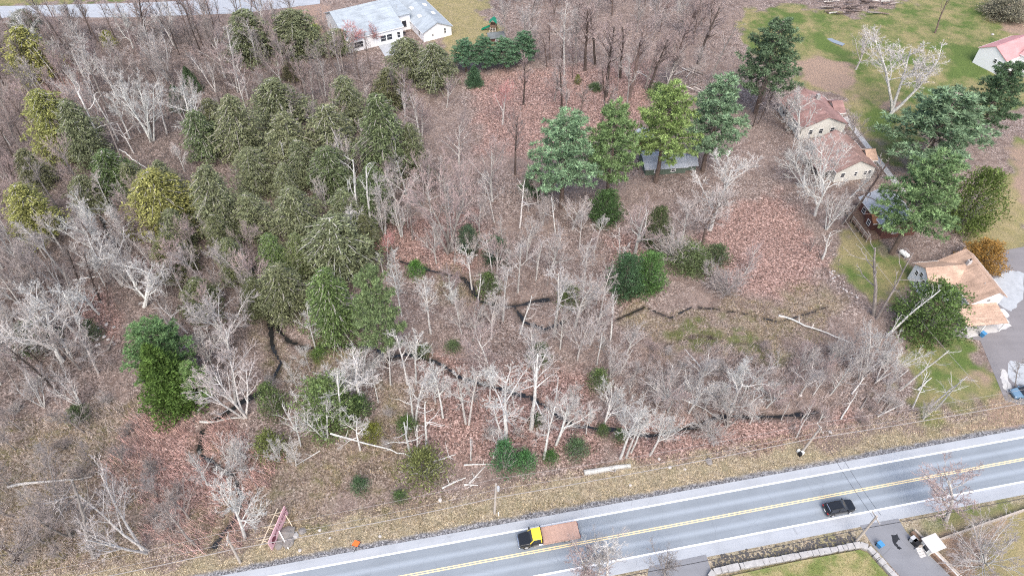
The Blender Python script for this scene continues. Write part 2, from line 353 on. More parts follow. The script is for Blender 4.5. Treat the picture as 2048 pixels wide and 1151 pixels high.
def ground_z(X, Y):
    X = np.asarray(X, float); Y = np.asarray(Y, float)
    n = X*RN[0]+Y*RN[1]
    fl = zone('flat', X, Y, 3, 0); fl = np.maximum(fl, sstep(52,47,n)); far = sstep(250,600,np.hypot(X,Y))
    z = ((vnoise(X,Y,.05,1)-.5)*.9+(vnoise(X,Y,.3,2)-.5)*.3+(vnoise(X,Y,1.1,3)-.5)*.12)*(1-fl)*(1-far)
    dep, _ = stream_fields(X, Y)
    z = z - dep*(1-.6*fl)
    z = z - .12*sstep(33.9,34.3,n)*sstep(44.6,44.2,n)
    return np.minimum(z, .35)
def gz(x, y): return float(ground_z(np.array([x]), np.array([y]))[0])

# ------------------------------------------------------------------ ground sheet
def build_ground():
    xs = np.concatenate([[-3000,-1200,-600,-350,-250,-210],np.arange(-182,182.1,.56),[210,250,350,600,1200,3000]])
    ys = np.concatenate([[-2000,-800,-300,-100,0,15],np.arange(26,236.1,.56),[250,280,330,450,800,1500,4000]])
    X, Y = np.meshgrid(xs, ys); shp = X.shape; X = X.ravel(); Y = Y.ravel()
    Z = ground_z(X, Y)
    ny, nx = shp; i = np.arange((ny-1)*(nx-1)); r = i//(nx-1); c = i%(nx-1); a = r*nx+c
    fc = np.stack([a,a+1,a+nx+1,a+nx],1)
    me = np_mesh('ground', np.stack([X,Y,Z],1), fc)
    me.polygons.foreach_set('use_smooth', np.ones(len(fc),bool))
    n = X*RN[0]+Y*RN[1]; nz = vnoise(X,Y,.25,4)*.6+vnoise(X,Y,.8,6)*.4
    A = {}
    A['red'] = zone('red',X,Y,2.5,5)*.85; A['tan'] = zone('tan',X,Y,2,6)*(.5+.5*sstep(.3,.6,nz))
    A['lawn'] = zone('lawn',X,Y,1.3,6); A['duff'] = zone('duff',X,Y,4,9)*.85; A['yellow'] = zone('yellow',X,Y,3,5); A['lush'] = zone('lush',X,Y,1.2,3)
    A['moss'] = zone('moss',X,Y,1.5,5); A['dirt'] = zone('dirt',X,Y,1.2,4)*.9
    vw = 4.3+1.6*np.sin(X*.05+1)+(nz-.5)*5 - 2.2*sstep(-60,-90,X)
    A['dry'] = np.maximum(sstep(N_EDGE+vw+.8,N_EDGE+vw-.8,n)*sstep(43,44,n), sstep(35,34,n)*sstep(27,29,n))
    A['gravel'] = sstep(N_EDGE+1.1+(nz-.5)*.9,N_EDGE+.6+(nz-.5)*.9,n)*sstep(43,44,n)
    A['mud'] = stream_fields(X,Y)[1]*(.6+.4*sstep(.3,.55,nz))
    for k, v in A.items():
        at = me.attributes.new(k,'FLOAT','POINT'); at.data.foreach_set('value', v.astype(np.float32))
    tag(obj('ground', me, M['ground']), kind='structure')
build_ground()
# stream water ribbons
for P, w in STR_W:
    if w < .4: continue
    mb = MB(); L = []; 
    pts = []
    for i in range(len(P)-1):
        m = max(2,int(np.hypot(*(P[i+1]-P[i]))/1.2))
        for k in range(m): pts.append(P[i]+(P[i+1]-P[i])*k/m)
    pts.append(P[-1]); pts = np.array(pts)
    tg = np.gradient(pts,axis=0); tg /= np.linalg.norm(tg,axis=1)[:,None]; nn = np.stack([-tg[:,1],tg[:,0]],1)
    ww = w*(.15+.5*vnoise(pts[:,0],pts[:,1],.4,8))[:,None]
    zz = ground_z(pts[:,0],pts[:,1])+.07
    a = pts+nn*ww; b = pts-nn*ww
    V = [(p[0],p[1],z) for p,z in zip(a,zz)]+[(p[0],p[1],z) for p,z in zip(b,zz)]; k = len(pts)
    mb.add(V,[(i,i+1,k+i+1,k+i) for i in range(k-1)]); tag(mb.build('stream',M['water']),kind='structure')

# ------------------------------------------------------------------ roads, drives, paths
def road_sheet(name, n0, n1, z, mat, e0=-260, e1=300, parent=None, step=0, thick=.06):
    """strip parallel to the highway, in the road's own axes"""
    mb = MB(); nc = N_YEL
    mb.box(e0, e1, n0-nc, n1-nc, z-thick, z)
    o = mb.build(name, mat, parent)
    if parent is None:
        o.location = (RN[0]*nc, RN[1]*nc, 0); o.rotation_euler = (0,0,RA)
    return o
road = road_sheet('road', S_WHITE-.1, N_WHITE+.1, 0, M['asphalt']); tag(road, kind='structure')
road_sheet('shoulder', N_WHITE+.1, N_EDGE, 0, M['shoulder'], parent=road)
road_sheet('shoulder', S_EDGE, S_WHITE-.1, 0, M['shoulder'], parent=road)
road_sheet('edge_line', N_WHITE-.13, N_WHITE+.13, .005, M['white_paint'], parent=road, thick=.004)
road_sheet('edge_line', S_WHITE-.13, S_WHITE+.13, .005, M['white_paint'], parent=road, thick=.004)
road_sheet('centre_line', N_YEL+.07, N_YEL+.22, .005, M['yellow_paint'], parent=road, thick=.004)
road_sheet('centre_line', N_YEL-.22, N_YEL-.07, .005, M['yellow_paint'], parent=road, thick=.004)
def sheet(name, px, z, mat, parent=None, z0=None, world=False):
    pts = [tuple(p) if world else tuple(G(*p)) for p in px]
    area = sum(pts[i][0]*pts[(i+1)%len(pts)][1]-pts[(i+1)%len(pts)][0]*pts[i][1] for i in range(len(pts)))
    if area < 0: pts = pts[::-1]
    o = MB().prism(pts, z-.08 if z0 is None else z0, z).build(name, mat, parent)
    if parent is None: tag(o, kind='structure')
    return o
sheet('back_road', [(-400,40),(0,37),(250,35),(480,27),(640,8),(640,-25),(480,-2),(250,7),(0,13),(-400,16)], .05, M['shoulder'])
sheet('driveway', [(1720,1050),(1796,1036),(1812,1062),(1838,1090),(1880,1130),(1925,1175),(1830,1185),(1790,1140),(1745,1090)], .03, M['oldasphalt'])
sheet('driveway', [(1290,1180),(1298,1132),(1412,1108),(1422,1140),(1400,1180)], .03, M['oldasphalt'])
yard = sheet('parking_yard', [(1955,560),(1965,525),(2010,500),(2120,480),(2120,830),(2010,800),(1985,740),(1960,680),(1900,672),(1910,655)], .03, M['broadasphalt'])
def blob(px, jit=.25, sub=6, seed=1):
    r = random.Random(seed); P = [G(*p) for p in px]; out = []
    for i in range(len(P)):
        a, b = P[i], P[(i+1)%len(P)]
        for k in range(sub):
            q = a+(b-a)*k/sub; out.append((q[0]+r.uniform(-jit,jit), q[1]+r.uniform(-jit,jit)))
    return out
def patch(name, px, mat, parent, z=.036, jit=.25, seed=1):
    return sheet(name, blob(px,jit,5,seed), z, mat, parent, z0=.02, world=True)
patch('concrete_slab', [(1985,560),(2020,540),(2046,545),(2046,600),(2020,622),(1998,610)], M['palecon'], yard, seed=3)
patch('concrete_slab', [(1932,652),(2008,640),(2024,652),(1990,664),(1935,676)], M['concrete'], yard, seed=4, jit=.15)
patch('concrete_slab', [(2020,722),(2060,730),(2060,770),(2030,768),(2014,750)], M['palecon'], yard, seed=5)
patch('concrete_slab', [(2000,738),(2012,740),(2022,775),(2012,785),(2003,765)], M['concrete'], yard, seed=6)
drv = [o for o in bpy.data.objects if o.name.startswith('driveway')][0]
M['wet'] = simple('wet_asphalt', (.03,.032,.036), .3, .2)
patch('wet_patch', [(1783,1070),(1795,1066),(1800,1078),(1792,1086),(1803,1096),(1800,1100),(1788,1088)], M['wet'], drv, jit=.12, seed=8)
pth = sheet('footpath', [(1686,236),(1694,233),(1812,383),(1801,386)], .04, M['concrete'])
sheet('pond', [(1640,70),(1652,72),(1670,80),(1690,88),(1685,92),(1665,85)], .05, M['pond'])
sheet('patio', [(757,92),(790,78),(830,84),(800,108),(770,113)], .05, M['palecon'])

# ------------------------------------------------------------------ bare tree prototypes (nominal 16 m tall)
def grow(seed, kind):
    r = random.Random(seed); T = MB(); C = MB()
    def rv(k): return Vector((r.gauss(0,k), r.gauss(0,k), r.gauss(0,k)))
    def path(p, d, L, n, wob, up):
        pts = [p.copy()]; d = d.normalized()
        for i in range(n):
            d = (d + rv(wob) + Vector((0,0,up))).normalized(); p = p + d*(L/n); pts.append(p.copy())
        return pts, d
    def off(d, ang):
        a = d.cross(rv(1)); a = a.normalized() if a.length > 1e-4 else Vector((1,0,0))
        return (Matrix.Rotation(ang, 3, a) @ d).normalized()
    def branch(p, d, L, rad, lvl, cfg):
        n = cfg['seg'][lvl]; pts, de = path(p, d, L, n, cfg['wob'][lvl], cfg['up'][lvl])
        tip = rad*(.35 if lvl < cfg['max'] else .3)
        rr = [rad+(tip-rad)*i/n for i in range(n+1)]
        (T if lvl < 2 else C).tube(pts, rr, [7,5,4,3,3,3][lvl], cap=lvl < 1)
        if lvl >= cfg['max']: return
        k = cfg['kids'][lvl]; k = max(1, int(round(k*r.uniform(.75,1.25))))
        lo = cfg['from'][lvl]
        for i in range(k):
            t = lo+(1-lo)*((i+r.random())/k); t = min(t, .98); x = t*n; j = min(int(x), n-1); q = pts[j].lerp(pts[j+1], x-j)
            dd = (pts[j+1]-pts[j]).normalized()
            ang = math.radians(r.uniform(*cfg['ang'][lvl]))
            nd = off(dd, ang)
            if nd.z < cfg['minz'] : nd.z = abs(nd.z)*.3+cfg['minz']
            Lc = L*cfg['rat'][lvl]*(1-.45*(t-lo)/(1-lo+1e-6))*r.uniform(.7,1.2)
            branch(q, nd, Lc, max(cfg['rmin'], rad*(1-t*.65)*cfg['rr'][lvl]), lvl+1, cfg)
        if lvl > 0: branch(pts[-1], de, L*cfg['rat'][lvl]*.6, max(cfg['rmin'], tip), lvl+1, cfg)
    Z = Vector((0,0,1))
    if kind == 'maple':
        cfg = dict(max=4, seg=[6,5,4,2,1], wob=[.05,.10,.14,.18,.2], up=[.05,.10,.10,.08,.05], kids=[11,7,5,4], **{'from':[.26,.15,.15,.15]},
                   ang=[(22,48),(22,48),(25,55),(25,60)], rat=[.54,.50,.52,.6], rr=[.6,.62,.62,.6], rmin=.02, minz=-.1)
        branch(Vector(), off(Z,.05), 11.5, .24, 0, cfg)
    elif kind == 'pole':
        cfg = dict(max=4, seg=[8,4,3,2,1], wob=[.035,.14,.2,.25,.25], up=[.02,.10,.08,.05,.03], kids=[13,6,4,3], **{'from':[.45,.2,.2,.2]},
                   ang=[(25,60),(25,55),(25,60),(25,60)], rat=[.25,.5,.55,.6], rr=[.55,.62,.62,.6], rmin=.021, minz=-.1)
        branch(Vector(), off(Z,.04), 15.2, .23, 0, cfg)
    elif kind == 'dark':
        cfg = dict(max=3, seg=[8,5,4,3], wob=[.03,.10,.14,.18], up=[.02,.14,.12,.1], kids=[15,6,4], **{'from':[.42,.2,.2]},
                   ang=[(22,50),(20,45),(25,55)], rat=[.28,.5,.55], rr=[.45,.6,.65], rmin=.028, minz=0)
        branch(Vector(), off(Z,.03), 15.2, .26, 0, cfg)
    elif kind == 'spread':
        cfg = dict(max=4, seg=[5,7,5,3,1], wob=[.07,.17,.22,.25,.25], up=[.03,.07,.05,.03,.02], kids=[9,8,5,4], **{'from':[.22,.25,.25,.25]},
                   ang=[(28,62),(28,58),(30,65),(30,65)], rat=[.80,.48,.5,.55], rr=[.62,.56,.58,.6], rmin=.022, minz=-.35)
        branch(Vector(), off(Z,.08), 9.5, .34, 0, cfg)
    elif kind == 'snag':
        cfg = dict(max=2, seg=[7,5,3], wob=[.05,.22,.25], up=[.02,.04,.02], kids=[6,3], **{'from':[.4,.3]},
                   ang=[(30,65),(30,60)], rat=[.26,.4], rr=[.5,.5], rmin=.03, minz=-.1)
        branch(Vector(), off(Z,.06), 15.5, .25, 0, cfg)
    elif kind == 'multi':
        cfg = dict(max=4, seg=[6,4,3,2,1], wob=[.05,.12,.16,.2,.2], up=[.03,.1,.08,.06,.04], kids=[9,6,4,3], **{'from':[.35,.2,.2,.2]},
                   ang=[(18,45),(22,48),(25,55),(25,60)], rat=[.36,.5,.52,.55], rr=[.58,.62,.62,.6], rmin=.021, minz=-.1)
        for i in range(r.randint(3,5)):
            branch(Vector((r.uniform(-.4,.4),r.uniform(-.4,.4),0)), off(Z,r.uniform(.08,.4)), r.uniform(11,15), .18, 0, cfg)
    elif kind == 'burst':
        cfg = dict(max=3, seg=[5,3,2,1], wob=[.09,.16,.2,.2], up=[.015,.03,.03,.02], kids=[6,5,4], **{'from':[.3,.2,.2]},
                   ang=[(18,45),(22,50),(25,55)], rat=[.5,.5,.55], rr=[.55,.6,.7], rmin=.04, minz=-.15)
        for i in range(22):
            branch(Vector((r.gauss(0,.5),r.gauss(0,.5),0)), off(Z,abs(r.gauss(.55,.3))), r.uniform(9,15), .16, 0, cfg)
    return T.mesh(kind+'_trunk'), C.mesh(kind+'_crown')
PROTO = {}
for k, n in (('maple',4),('pole',4),('dark',3),('spread',4),('snag',4),('multi',3),('burst',3)):
    PROTO[k] = []
    for i in range(n):
        a, b = grow(100*i+sum(map(ord,k)), k)
        a.materials.append(M['bark']); b.materials.append(M['bark'])
        hmax = max(v.co.z for v in (b if len(b.vertices) else a).vertices)
        PROTO[k].append((a, b, hmax))

# ------------------------------------------------------------------ evergreen prototypes
def nrm(a): return a/(np.linalg.norm(a,axis=1)[:,None]+1e-9)
def leaf_mesh(name, C, U, V):
    n = len(C); P = np.concatenate([C-U, C+V-.15*U, C+U, C-V-.15*U]); i = np.arange(n)
    me = np_mesh(name, P, np.stack([i,i+n,i+2*n,i+3*n],1)); set_tone(me, np.tile(np.random.default_rng(n).choice([.55,.75,1.,1.15,1.5],n),4)); me.materials.append(M['leaf']); return me
def trunk_mesh(H, r0, seed, br=None):
    r = random.Random(seed); mb = MB(); p = [Vector((r.gauss(0,.04)*i,r.gauss(0,.04)*i,H*.97*i/6)) for i in range(7)]
    mb.tube(p, [r0*(1-.9*i/6) for i in range(7)], 7); me = mb.mesh('trunk'); me.materials.append(M['bark']); return me
def hemlock(seed, H=14., R=4.6, nb=230, c0=.08, sparse=1.0):
    g = np.random.default_rng(seed); Cs, Us, Vs = [], [], []; mb = MB(); lob = g.random(8)*6.28
    for i in range(nb):
        t = c0+(1-c0)*((i+.5)/nb)**.92; tt = (t-c0)/(1-c0); z = H*t
        prof = math.sqrt(max(.02,1-((tt-.30)/.72)**2))*(1-.25*tt)*1.06; az = i*2.39996+g.normal(0,.3)
        L = R*prof*g.uniform(.6,1.2)*(1+.16*math.sin(3*az+lob[0]+t*6)+.10*math.sin(5*az+lob[1]-t*11)); m = int(4+L*3.4*sparse)
        s = g.uniform(.12,1,m)**.75; out = np.array([math.cos(az),math.sin(az),0]); lat = np.array([-out[1],out[0],0])
        zz = lambda q: z+.10*L*q-.34*L*q*q
        if g.random() < .7:
            q = np.linspace(0,.97,5); mb.tube([(out[0]*L*a,out[1]*L*a,zz(a)) for a in q],[.075*(1-.7*a) for a in q],3,False)
        for k in range(5):
            w = (.26*L*(1-np.abs(s-.55))+.18); l = g.uniform(-1,1,m)*w
            c = out*(L*s)[:,None]+lat*l[:,None]; c[:,2] = zz(s)-np.abs(l)*.22+g.normal(0,.16,m)
            u = out*.8+lat*(np.sign(l)*g.uniform(.2,1,m))[:,None]+g.normal(0,.5,(m,3)); u[:,2] -= .15
            u = nrm(u); v = nrm(np.cross(u, np.array([0,0,1.])+g.normal(0,.45,(m,3))))
            Cs.append(c); Us.append(u*g.uniform(.12,.27,(m,1))); Vs.append(v*g.uniform(.05,.11,(m,1)))
    w = mb.mesh('branches'); w.materials.append(M['bark'])
    return trunk_mesh(H,.26,seed), leaf_mesh('hemlock_crown',*map(np.concatenate,(Cs,Us,Vs))), w, H, R
def pine(seed, H=18., R=4.6, c0=.28, nw=13):
    g = np.random.default_rng(seed); Cs, Us, Vs = [], [], []; mb = MB()
    for wv in range(nw):
        t = c0+(1-c0)*(wv+.3)/nw; tt = (t-c0)/(1-c0)
        for b in range(6):
            az = b*1.047+wv*.7+g.normal(0,.25); L = R*((1-tt)**.55*(.7+.3*min(1,tt/.2))+.10)*g.uniform(.6,1.15)
            z = H*t+g.normal(0,.25); out = np.array([math.cos(az),math.sin(az),0]); lat = np.array([-out[1],out[0],0])
            zz = lambda q: z-.05*L*q+.26*L*q*q
            q = np.linspace(0,.95,4); mb.tube([(out[0]*L*a,out[1]*L*a,zz(a)) for a in q],[.07*(1-.7*a) for a in q],3,False)
            for s in np.linspace(.35,1,int(3+L*1.1)):
                for k in range(3):
                    l = g.normal(0,.17*L*(1.25-s)+.12); c0v = out*L*s+lat*l; c0v[2] = zz(s)+g.normal(0,.12)
                    n = 15; d = nrm(g.normal(0,1,(n,3))+out*.55+np.array([0,0,.75])); ln = g.uniform(.20,.33,(n,1))
                    Cs.append(c0v+d*ln*.9); Us.append(d*ln); Vs.append(nrm(np.cross(d,g.normal(0,1,(n,3))))*g.uniform(.035,.065,(n,1)))
    w = mb.mesh('branches'); w.materials.append(M['bark'])
    return trunk_mesh(H,.32,seed), leaf_mesh('pine_crown',*map(np.concatenate,(Cs,Us,Vs))), w, H, R
def dense(seed, H, R, form, N, size=.2):
    g = np.random.default_rng(seed); t = g.random(N)**(.8 if form == 'dome' else 1.25); az = g.random(N)*6.283
    if form == 'cone': prof = (1-t)**.8*np.minimum(1,.65+t*3)+.03
    elif form == 'egg': prof = np.sqrt(np.clip(1-((t-.38)/.64)**2,0.02,1))
    else: prof = np.sqrt(np.clip(1-t**2.2,.02,1))
    q6 = g.random(6)*6.28; sh = np.round(t*9)/9
    lump = 1+.17*np.sin(az*3+q6[0]+t*7)+.13*np.sin(az*5+q6[1]-t*13)+.12*np.sin(az*9+q6[2]+t*23)+.10*np.sin(az*14+q6[3]-t*31)
    rr = R*prof*lump*((1.3-1.0*g.random(N)) if form == 'dome' else (1.18-.85*g.random(N)**1.2)); out = np.stack([np.cos(az),np.sin(az),0*az],1)
    c = out*rr[:,None]; c[:,2] = H*(.02+.98*t)*(1+.05*lump)-H*.05
    u = nrm(out*.7+np.array([0,0,.5])+g.normal(0,.55,(N,3))); v = nrm(np.cross(u,g.normal(0,1,(N,3))+np.array([0,0,.8])))
    mb = MB(); rs = random.Random(seed)
    for i in range(26 if form != 'cone' else 0):
        a = rs.random()*6.28; k = rs.uniform(.5,1.15); zt = H*rs.uniform(.5,1.12)*(1-.35*k*k)
        mb.tube([(0,0,.05),(math.cos(a)*R*k*.45,math.sin(a)*R*k*.45,zt*.6),(math.cos(a+.2)*R*k,math.sin(a+.2)*R*k,zt)],[.05,.035,.015],3,False)
    stem = mb.mesh('branches') if form != 'cone' else None
    if stem: stem.materials.append(M['bark'])
    return trunk_mesh(H*.85,.06*R,seed), leaf_mesh('dense_crown',c,u*size*g.uniform(.6,1.3,(N,1)),v*size*.42*g.uniform(.6,1.3,(N,1))), stem, H, R
EV = {'hemlock':[hemlock(11),hemlock(12,14,4.2,210,.1),hemlock(13,14,5.0,240,.06),hemlock(14,14,4.5,190,.12,.85)],
      'pine':[pine(21),pine(22,18,4.3,.32,12),pine(23,18,5.0,.22,14)],
      'cone':[dense(31,10,2.6,'cone',15000,.17),dense(32,10,2.9,'cone',15000,.17)],
      'egg':[dense(41,8,3,'egg',11000,.17),dense(42,8,3.2,'egg',9000,.18)],
      'dome':[dense(51,3,2,'dome',3300,.13),dense(52,3,2.2,'dome',3300,.13),dense(53,3,2.1,'dome',2600,.14)]}

# ------------------------------------------------------------------ labels for plants
LM = [('beside the grey-roofed white house',(740,90)),('along the back road',(200,50)),('along the back road',(450,40)),('in the hemlock grove',(520,300)),('in the hemlock grove',(680,260)),('in the hemlock grove',(480,460)),
 ('near the green play set',(1000,90)),('by the stand of tall white pines',(1240,340)),('by the fallen timber pile',(1330,150)),('in the play-set leaf clearing',(1130,160)),('by the two brown-roofed houses',(1640,290)),
 ('on the green lawn',(1780,150)),('by the brown cabin',(1710,460)),('by the tan-roofed white house',(1850,610)),('at the stream fork',(560,690)),('along the middle stretch of the stream',(900,740)),
 ('by the wet grassy hollow',(1420,660)),('near the braced pink billboard',(500,1060)),('on the bank above the road',(850,930)),('on the bank above the road',(1120,890)),('beside the crossarm utility pole',(1560,850)),('in the red thicket',(370,950)),
 ('near the dense twin evergreen',(300,740)),('in the red leaf clearing',(1300,520)),('in the red leaf clearing',(1480,480)),('in the wood below the back road',(120,200)),('in the wood below the back road',(330,180)),
 ('in the grey wood beyond the evergreens',(80,600)),('in the grey wood beyond the evergreens',(150,480)),('in the pink maple stand',(950,300)),('in the pink maple stand',(880,430)),('between the streams',(1080,620)),('between the streams',(900,580)),
 ('in the log tangle edging the lawn',(1760,740)),('in the pale streamside brush',(1330,760)),('across the road by the driveways',(1900,1070)),('across the road by the driveways',(1250,1140)),('in the grey scrub beyond the red thicket',(120,980)),('in the olive grass near the stream',(680,820))]
LMG = [(n, G(*p)) for n, p in LM]
def where(x, y): return min(LMG, key=lambda a: (a[1][0]-x)**2+(a[1][1]-y)**2)[0]
PLACED = []; REG = []; EVREG = []
TC = {'white':(.66,.65,.62),'pale':(.53,.51,.48),'grey':(.30,.27,.25),'dark':(.095,.075,.066),'brown':(.17,.13,.115)}
WC = {'white':(.52,.505,.48),'pale':(.44,.40,.38),'grey':(.30,.265,.248),'pink':(.37,.295,.28),'red':(.46,.235,.22),'dark':(.17,.135,.125)}
CN = {'white':'chalky white','pale':'pale grey','grey':'grey','dark':'dark','brown':'brown'}
TN = {'white':'white-twigged','pale':'pale-twigged','grey':'grey-twigged','pink':'pink-twigged','red':'red-twigged','dark':'dark-twigged'}
KN = {'maple':('fan_crowned_tree','fan-crowned bare tree','tree'),'pole':('slender_tree','slender bare tree','tree'),'dark':('forest_tree','straight bare tree','tree'),'spread':('sprawling_tree','sprawling bare tree','tree'),
      'snag':('dead_tree','dead broken tree','tree'),'multi':('multi_stemmed_tree','multi-stemmed bare tree','tree'),'burst':('bare_shrub','bare dome-shaped shrub','shrub')}
def vary(c, a=.12):
    k = 1+rnd.uniform(-a,a); return (c[0]*k*(1+rnd.uniform(-.03,.03)), c[1]*k, c[2]*k, 1)
def place_bare(kind, x, y, h, lean=(0,0), tc='pale', wc='pink', w=1.0, extra=''):
    tr, cr, hm = rnd.choice(PROTO[kind]); s = h/hm; nm, ph, cat = KN[kind]
    e = empty(nm, (x, y, gz(x,y)-.08)); a = rnd.uniform(0,6.283)
    # lean: shear expressed as a tilt
    tilt = Vector((lean[0], lean[1], 1)).normalized(); q = Vector((0,0,1)).rotation_difference(tilt)
    e.rotation_mode = 'QUATERNION'; e.rotation_quaternion = q @ Matrix.Rotation(a,3,'Z').to_quaternion()
    e.scale = (s*w, s*w, s)
    t = obj('trunk', tr, None, e); t.color = vary(TC[tc])
    if len(cr.vertices): c = obj('crown', cr, None, e); c.color = vary(WC[wc])
    size = 'tall' if h > 15 else 'mid-height' if h > 9.5 else 'short'
    ln = math.hypot(*lean); st = ' leaning' if ln > .22 else ''
    wh = where(x, y); lab = f"{size}{st} {CN[tc]} {TN[wc]} {ph} {wh}" if kind != 'burst' else f"{'broad' if h*w > 5 else 'small'} {CN[tc]} {ph} {wh}"
    tag(e, lab, cat, f"{ph}s {wh}"); PLACED.append((x,y)); REG.append((e,x,y,h,size,wh)); return e
def px_bare(kind, bu, bv, tu, tv, tc='pale', wc='pink', w=1.0):
    x, y = G(bu, bv); h = height_from(y, tv); h = max(2.0, min(24, h))
    d = y*cP+(CH-h)*sP; xt = (tu-1024)/F*d; l = max(-.5, min(.5, (xt-x)/h))
    return place_bare(kind, x, y, h, (l, rnd.uniform(-.04,.04)), tc, wc, w)
EN = {'hemlock':('hemlock_tree','feathery hemlock','tree'),'pine':('white_pine','tufted white pine','tree'),'cone':('conifer','dense pointed conifer','tree'),'egg':('evergreen_tree','rounded bushy evergreen','tree'),'dome':('evergreen_shrub','low evergreen shrub','shrub')}
def px_ever(kind, x0, y0, x1, y1, col, cname, c0=None, h=None, bark=(.16,.12,.10), wood=(.42,.40,.37), label=None):
    """crown box in the photo -> height, radius and ground point"""
    pr = rnd.choice(EV[kind]); c0 = {'hemlock':.1,'pine':.28,'cone':.02,'egg':.04,'dome':.02}[kind] if c0 is None else c0
    best = None; uc = (x0+x1)/2
    for hh in ([h] if h else np.arange(1.0,25,.25)):
        X, Y = G(uc, y0, hh*.97); d = Y*cP+(CH-hh*.5)*sP; R = (x1-x0)/2*d/F
        bot = PR(X, Y-.75*R, c0*hh)[1]
        if best is None or abs(bot-y1) < best[0]: best = (abs(bot-y1), hh, X, Y, R)
    _, hh, X, Y, R = best; nm, ph, cat = EN[kind]
    e = empty(nm, (X, Y, gz(X,Y)-.05), rnd.uniform(0,6.28)); e.scale = (R/pr[4], R/pr[4], hh/pr[3])
    t = obj('trunk', pr[0], None, e); t.color = bark+(1,)
    col = tuple(x*1.55+.012 for x in col) if col not in (OL,YG,GR,BG,DG,LG) else col
    c = obj('crown', pr[1], None, e); c.color = vary(col,.08)
    if pr[2]: b = obj('branches', pr[2], None, e); b.color = vary(wood); b['kind'] = 'stuff'
    size = 'tall' if hh > 13 else 'mid-sized' if hh > 6 else 'small'; wh = where(X,Y)
    tag(e, label or f"{size} {cname} {ph} {wh}", cat, f"{ph}s {wh}"); PLACED.append((X,Y)); REG.append((e,X,Y,hh,size,wh)); EVREG.append((X,Y,cname+' '+ph.split()[-1],e)); return e

OL, YG, GR, BG, DG, LG = (.195,.22,.13), (.27,.285,.105), (.14,.205,.08), (.13,.20,.135), (.06,.12,.06), (.19,.26,.13)
HEM = [(20,185,122,318,YG,'yellow-olive'),(88,205,168,335,OL,'olive'),(-15,55,78,165,YG,'yellow-olive'),(233,345,357,478,YG,'yellow-olive'),(358,335,452,478,OL,'olive'),(535,330,592,410,OL,'olive'),(530,378,622,490,OL,'olive'),
 (588,440,732,580,OL,'olive'),(408,195,502,330,OL,'olive'),(488,160,592,268,OL,'olive'),(515,232,612,360,OL,'olive'),(594,218,702,352,OL,'olive'),(700,195,802,362,(.085,.112,.055),'dark olive'),(645,155,722,262,OL,'olive'),
 (595,545,695,695,GR,'green'),(-15,375,78,490,YG,'yellow-olive'),(503,470,562,560,GR,'green'),(435,25,532,122,OL,'olive'),(528,22,632,118,OL,'olive'),(772,78,850,165,OL,'olive'),(826,88,902,182,OL,'olive'),(610,300,690,405,(.085,.112,.055),'dark olive'),(700,335,775,450,(.09,.118,.058),'dark olive'),(455,300,535,395,OL,'olive'),(345,225,420,325,(.09,.118,.058),'dark olive'),(560,285,625,380,OL,'olive'),(225,330,275,400,(.10,.115,.06),'dark olive'),(300,420,370,500,OL,'olive'),(420,480,480,570,(.10,.12,.06),'dark olive'),(650,380,715,470,(.11,.13,.07),'dark olive'),(790,250,845,350,(.095,.11,.06),'dark olive'),(10,300,70,380,(.10,.11,.06),'dark olive'),(560,470,610,560,(.11,.135,.06),'dark olive'),(500,535,600,650,(.095,.11,.06),'dark olive'),
 (447,390,530,485,OL,'olive'),(285,470,360,560,(.09,.10,.045),'dark olive'),(738,140,805,222,(.095,.10,.05),'dark olive'),(165,305,245,400,(.06,.09,.035),'dark olive'),(640,60,700,110,OL,'olive'),(385,200,440,290,(.085,.095,.05),'dark olive'),(285,325,340,400,OL,'olive'),
 (350,560,420,640,(.08,.095,.045),'dark olive'),(395,430,450,520,(.09,.10,.05),'dark olive'),(700,430,752,520,(.08,.09,.045),'dark olive'),(860,100,905,160,(.09,.115,.07),'dark olive'),(470,560,530,640,(.08,.09,.045),'dark olive'),(120,355,190,430,(.095,.11,.06),'dark olive')]
for x0,y0,x1,y1,c,cn in HEM: px_ever('hemlock',x0-(x1-x0)*.08,y0,x1+(x1-x0)*.08,y1,c,cn)
PIN = [(1021,66,1076,136,(.075,.145,.085),'blue-green',.03),(981,76,1036,146,(.075,.145,.085),'blue-green',.03),(941,74,996,149,(.075,.145,.085),'blue-green',.03),(901,81,956,154,(.075,.145,.085),'blue-green',.03),(688,543,782,690,LG,'light green',.45),(1072,235,1197,425,(.12,.19,.115),'blue-green',.15),(1185,213,1287,432,(.12,.185,.08),'green',.2),(1287,178,1405,365,(.15,.21,.075),'bright green',.25),(1392,165,1507,322,(.12,.185,.115),'blue-green',.3),(1505,48,1622,240,(.085,.13,.075),'dark green',.35),
 (1812,185,2025,375,(.105,.165,.10),'blue-green',.12),(1808,318,1968,525,(.105,.165,.075),'green',.12),(1972,130,2090,280,(.07,.12,.065),'dark green',.15),(226,652,345,790,(.085,.155,.065),'light-topped green',.1),(338,728,402,820,(.11,.175,.065),'light green',.1)]
for x0,y0,x1,y1,c,cn,c0 in PIN: px_ever('pine',x0-(x1-x0)*.1*(x1 < 1700),y0,x1+(x1-x0)*.1*(x1 < 1700),y1,c,cn,c0,wood=(.24,.20,.18))
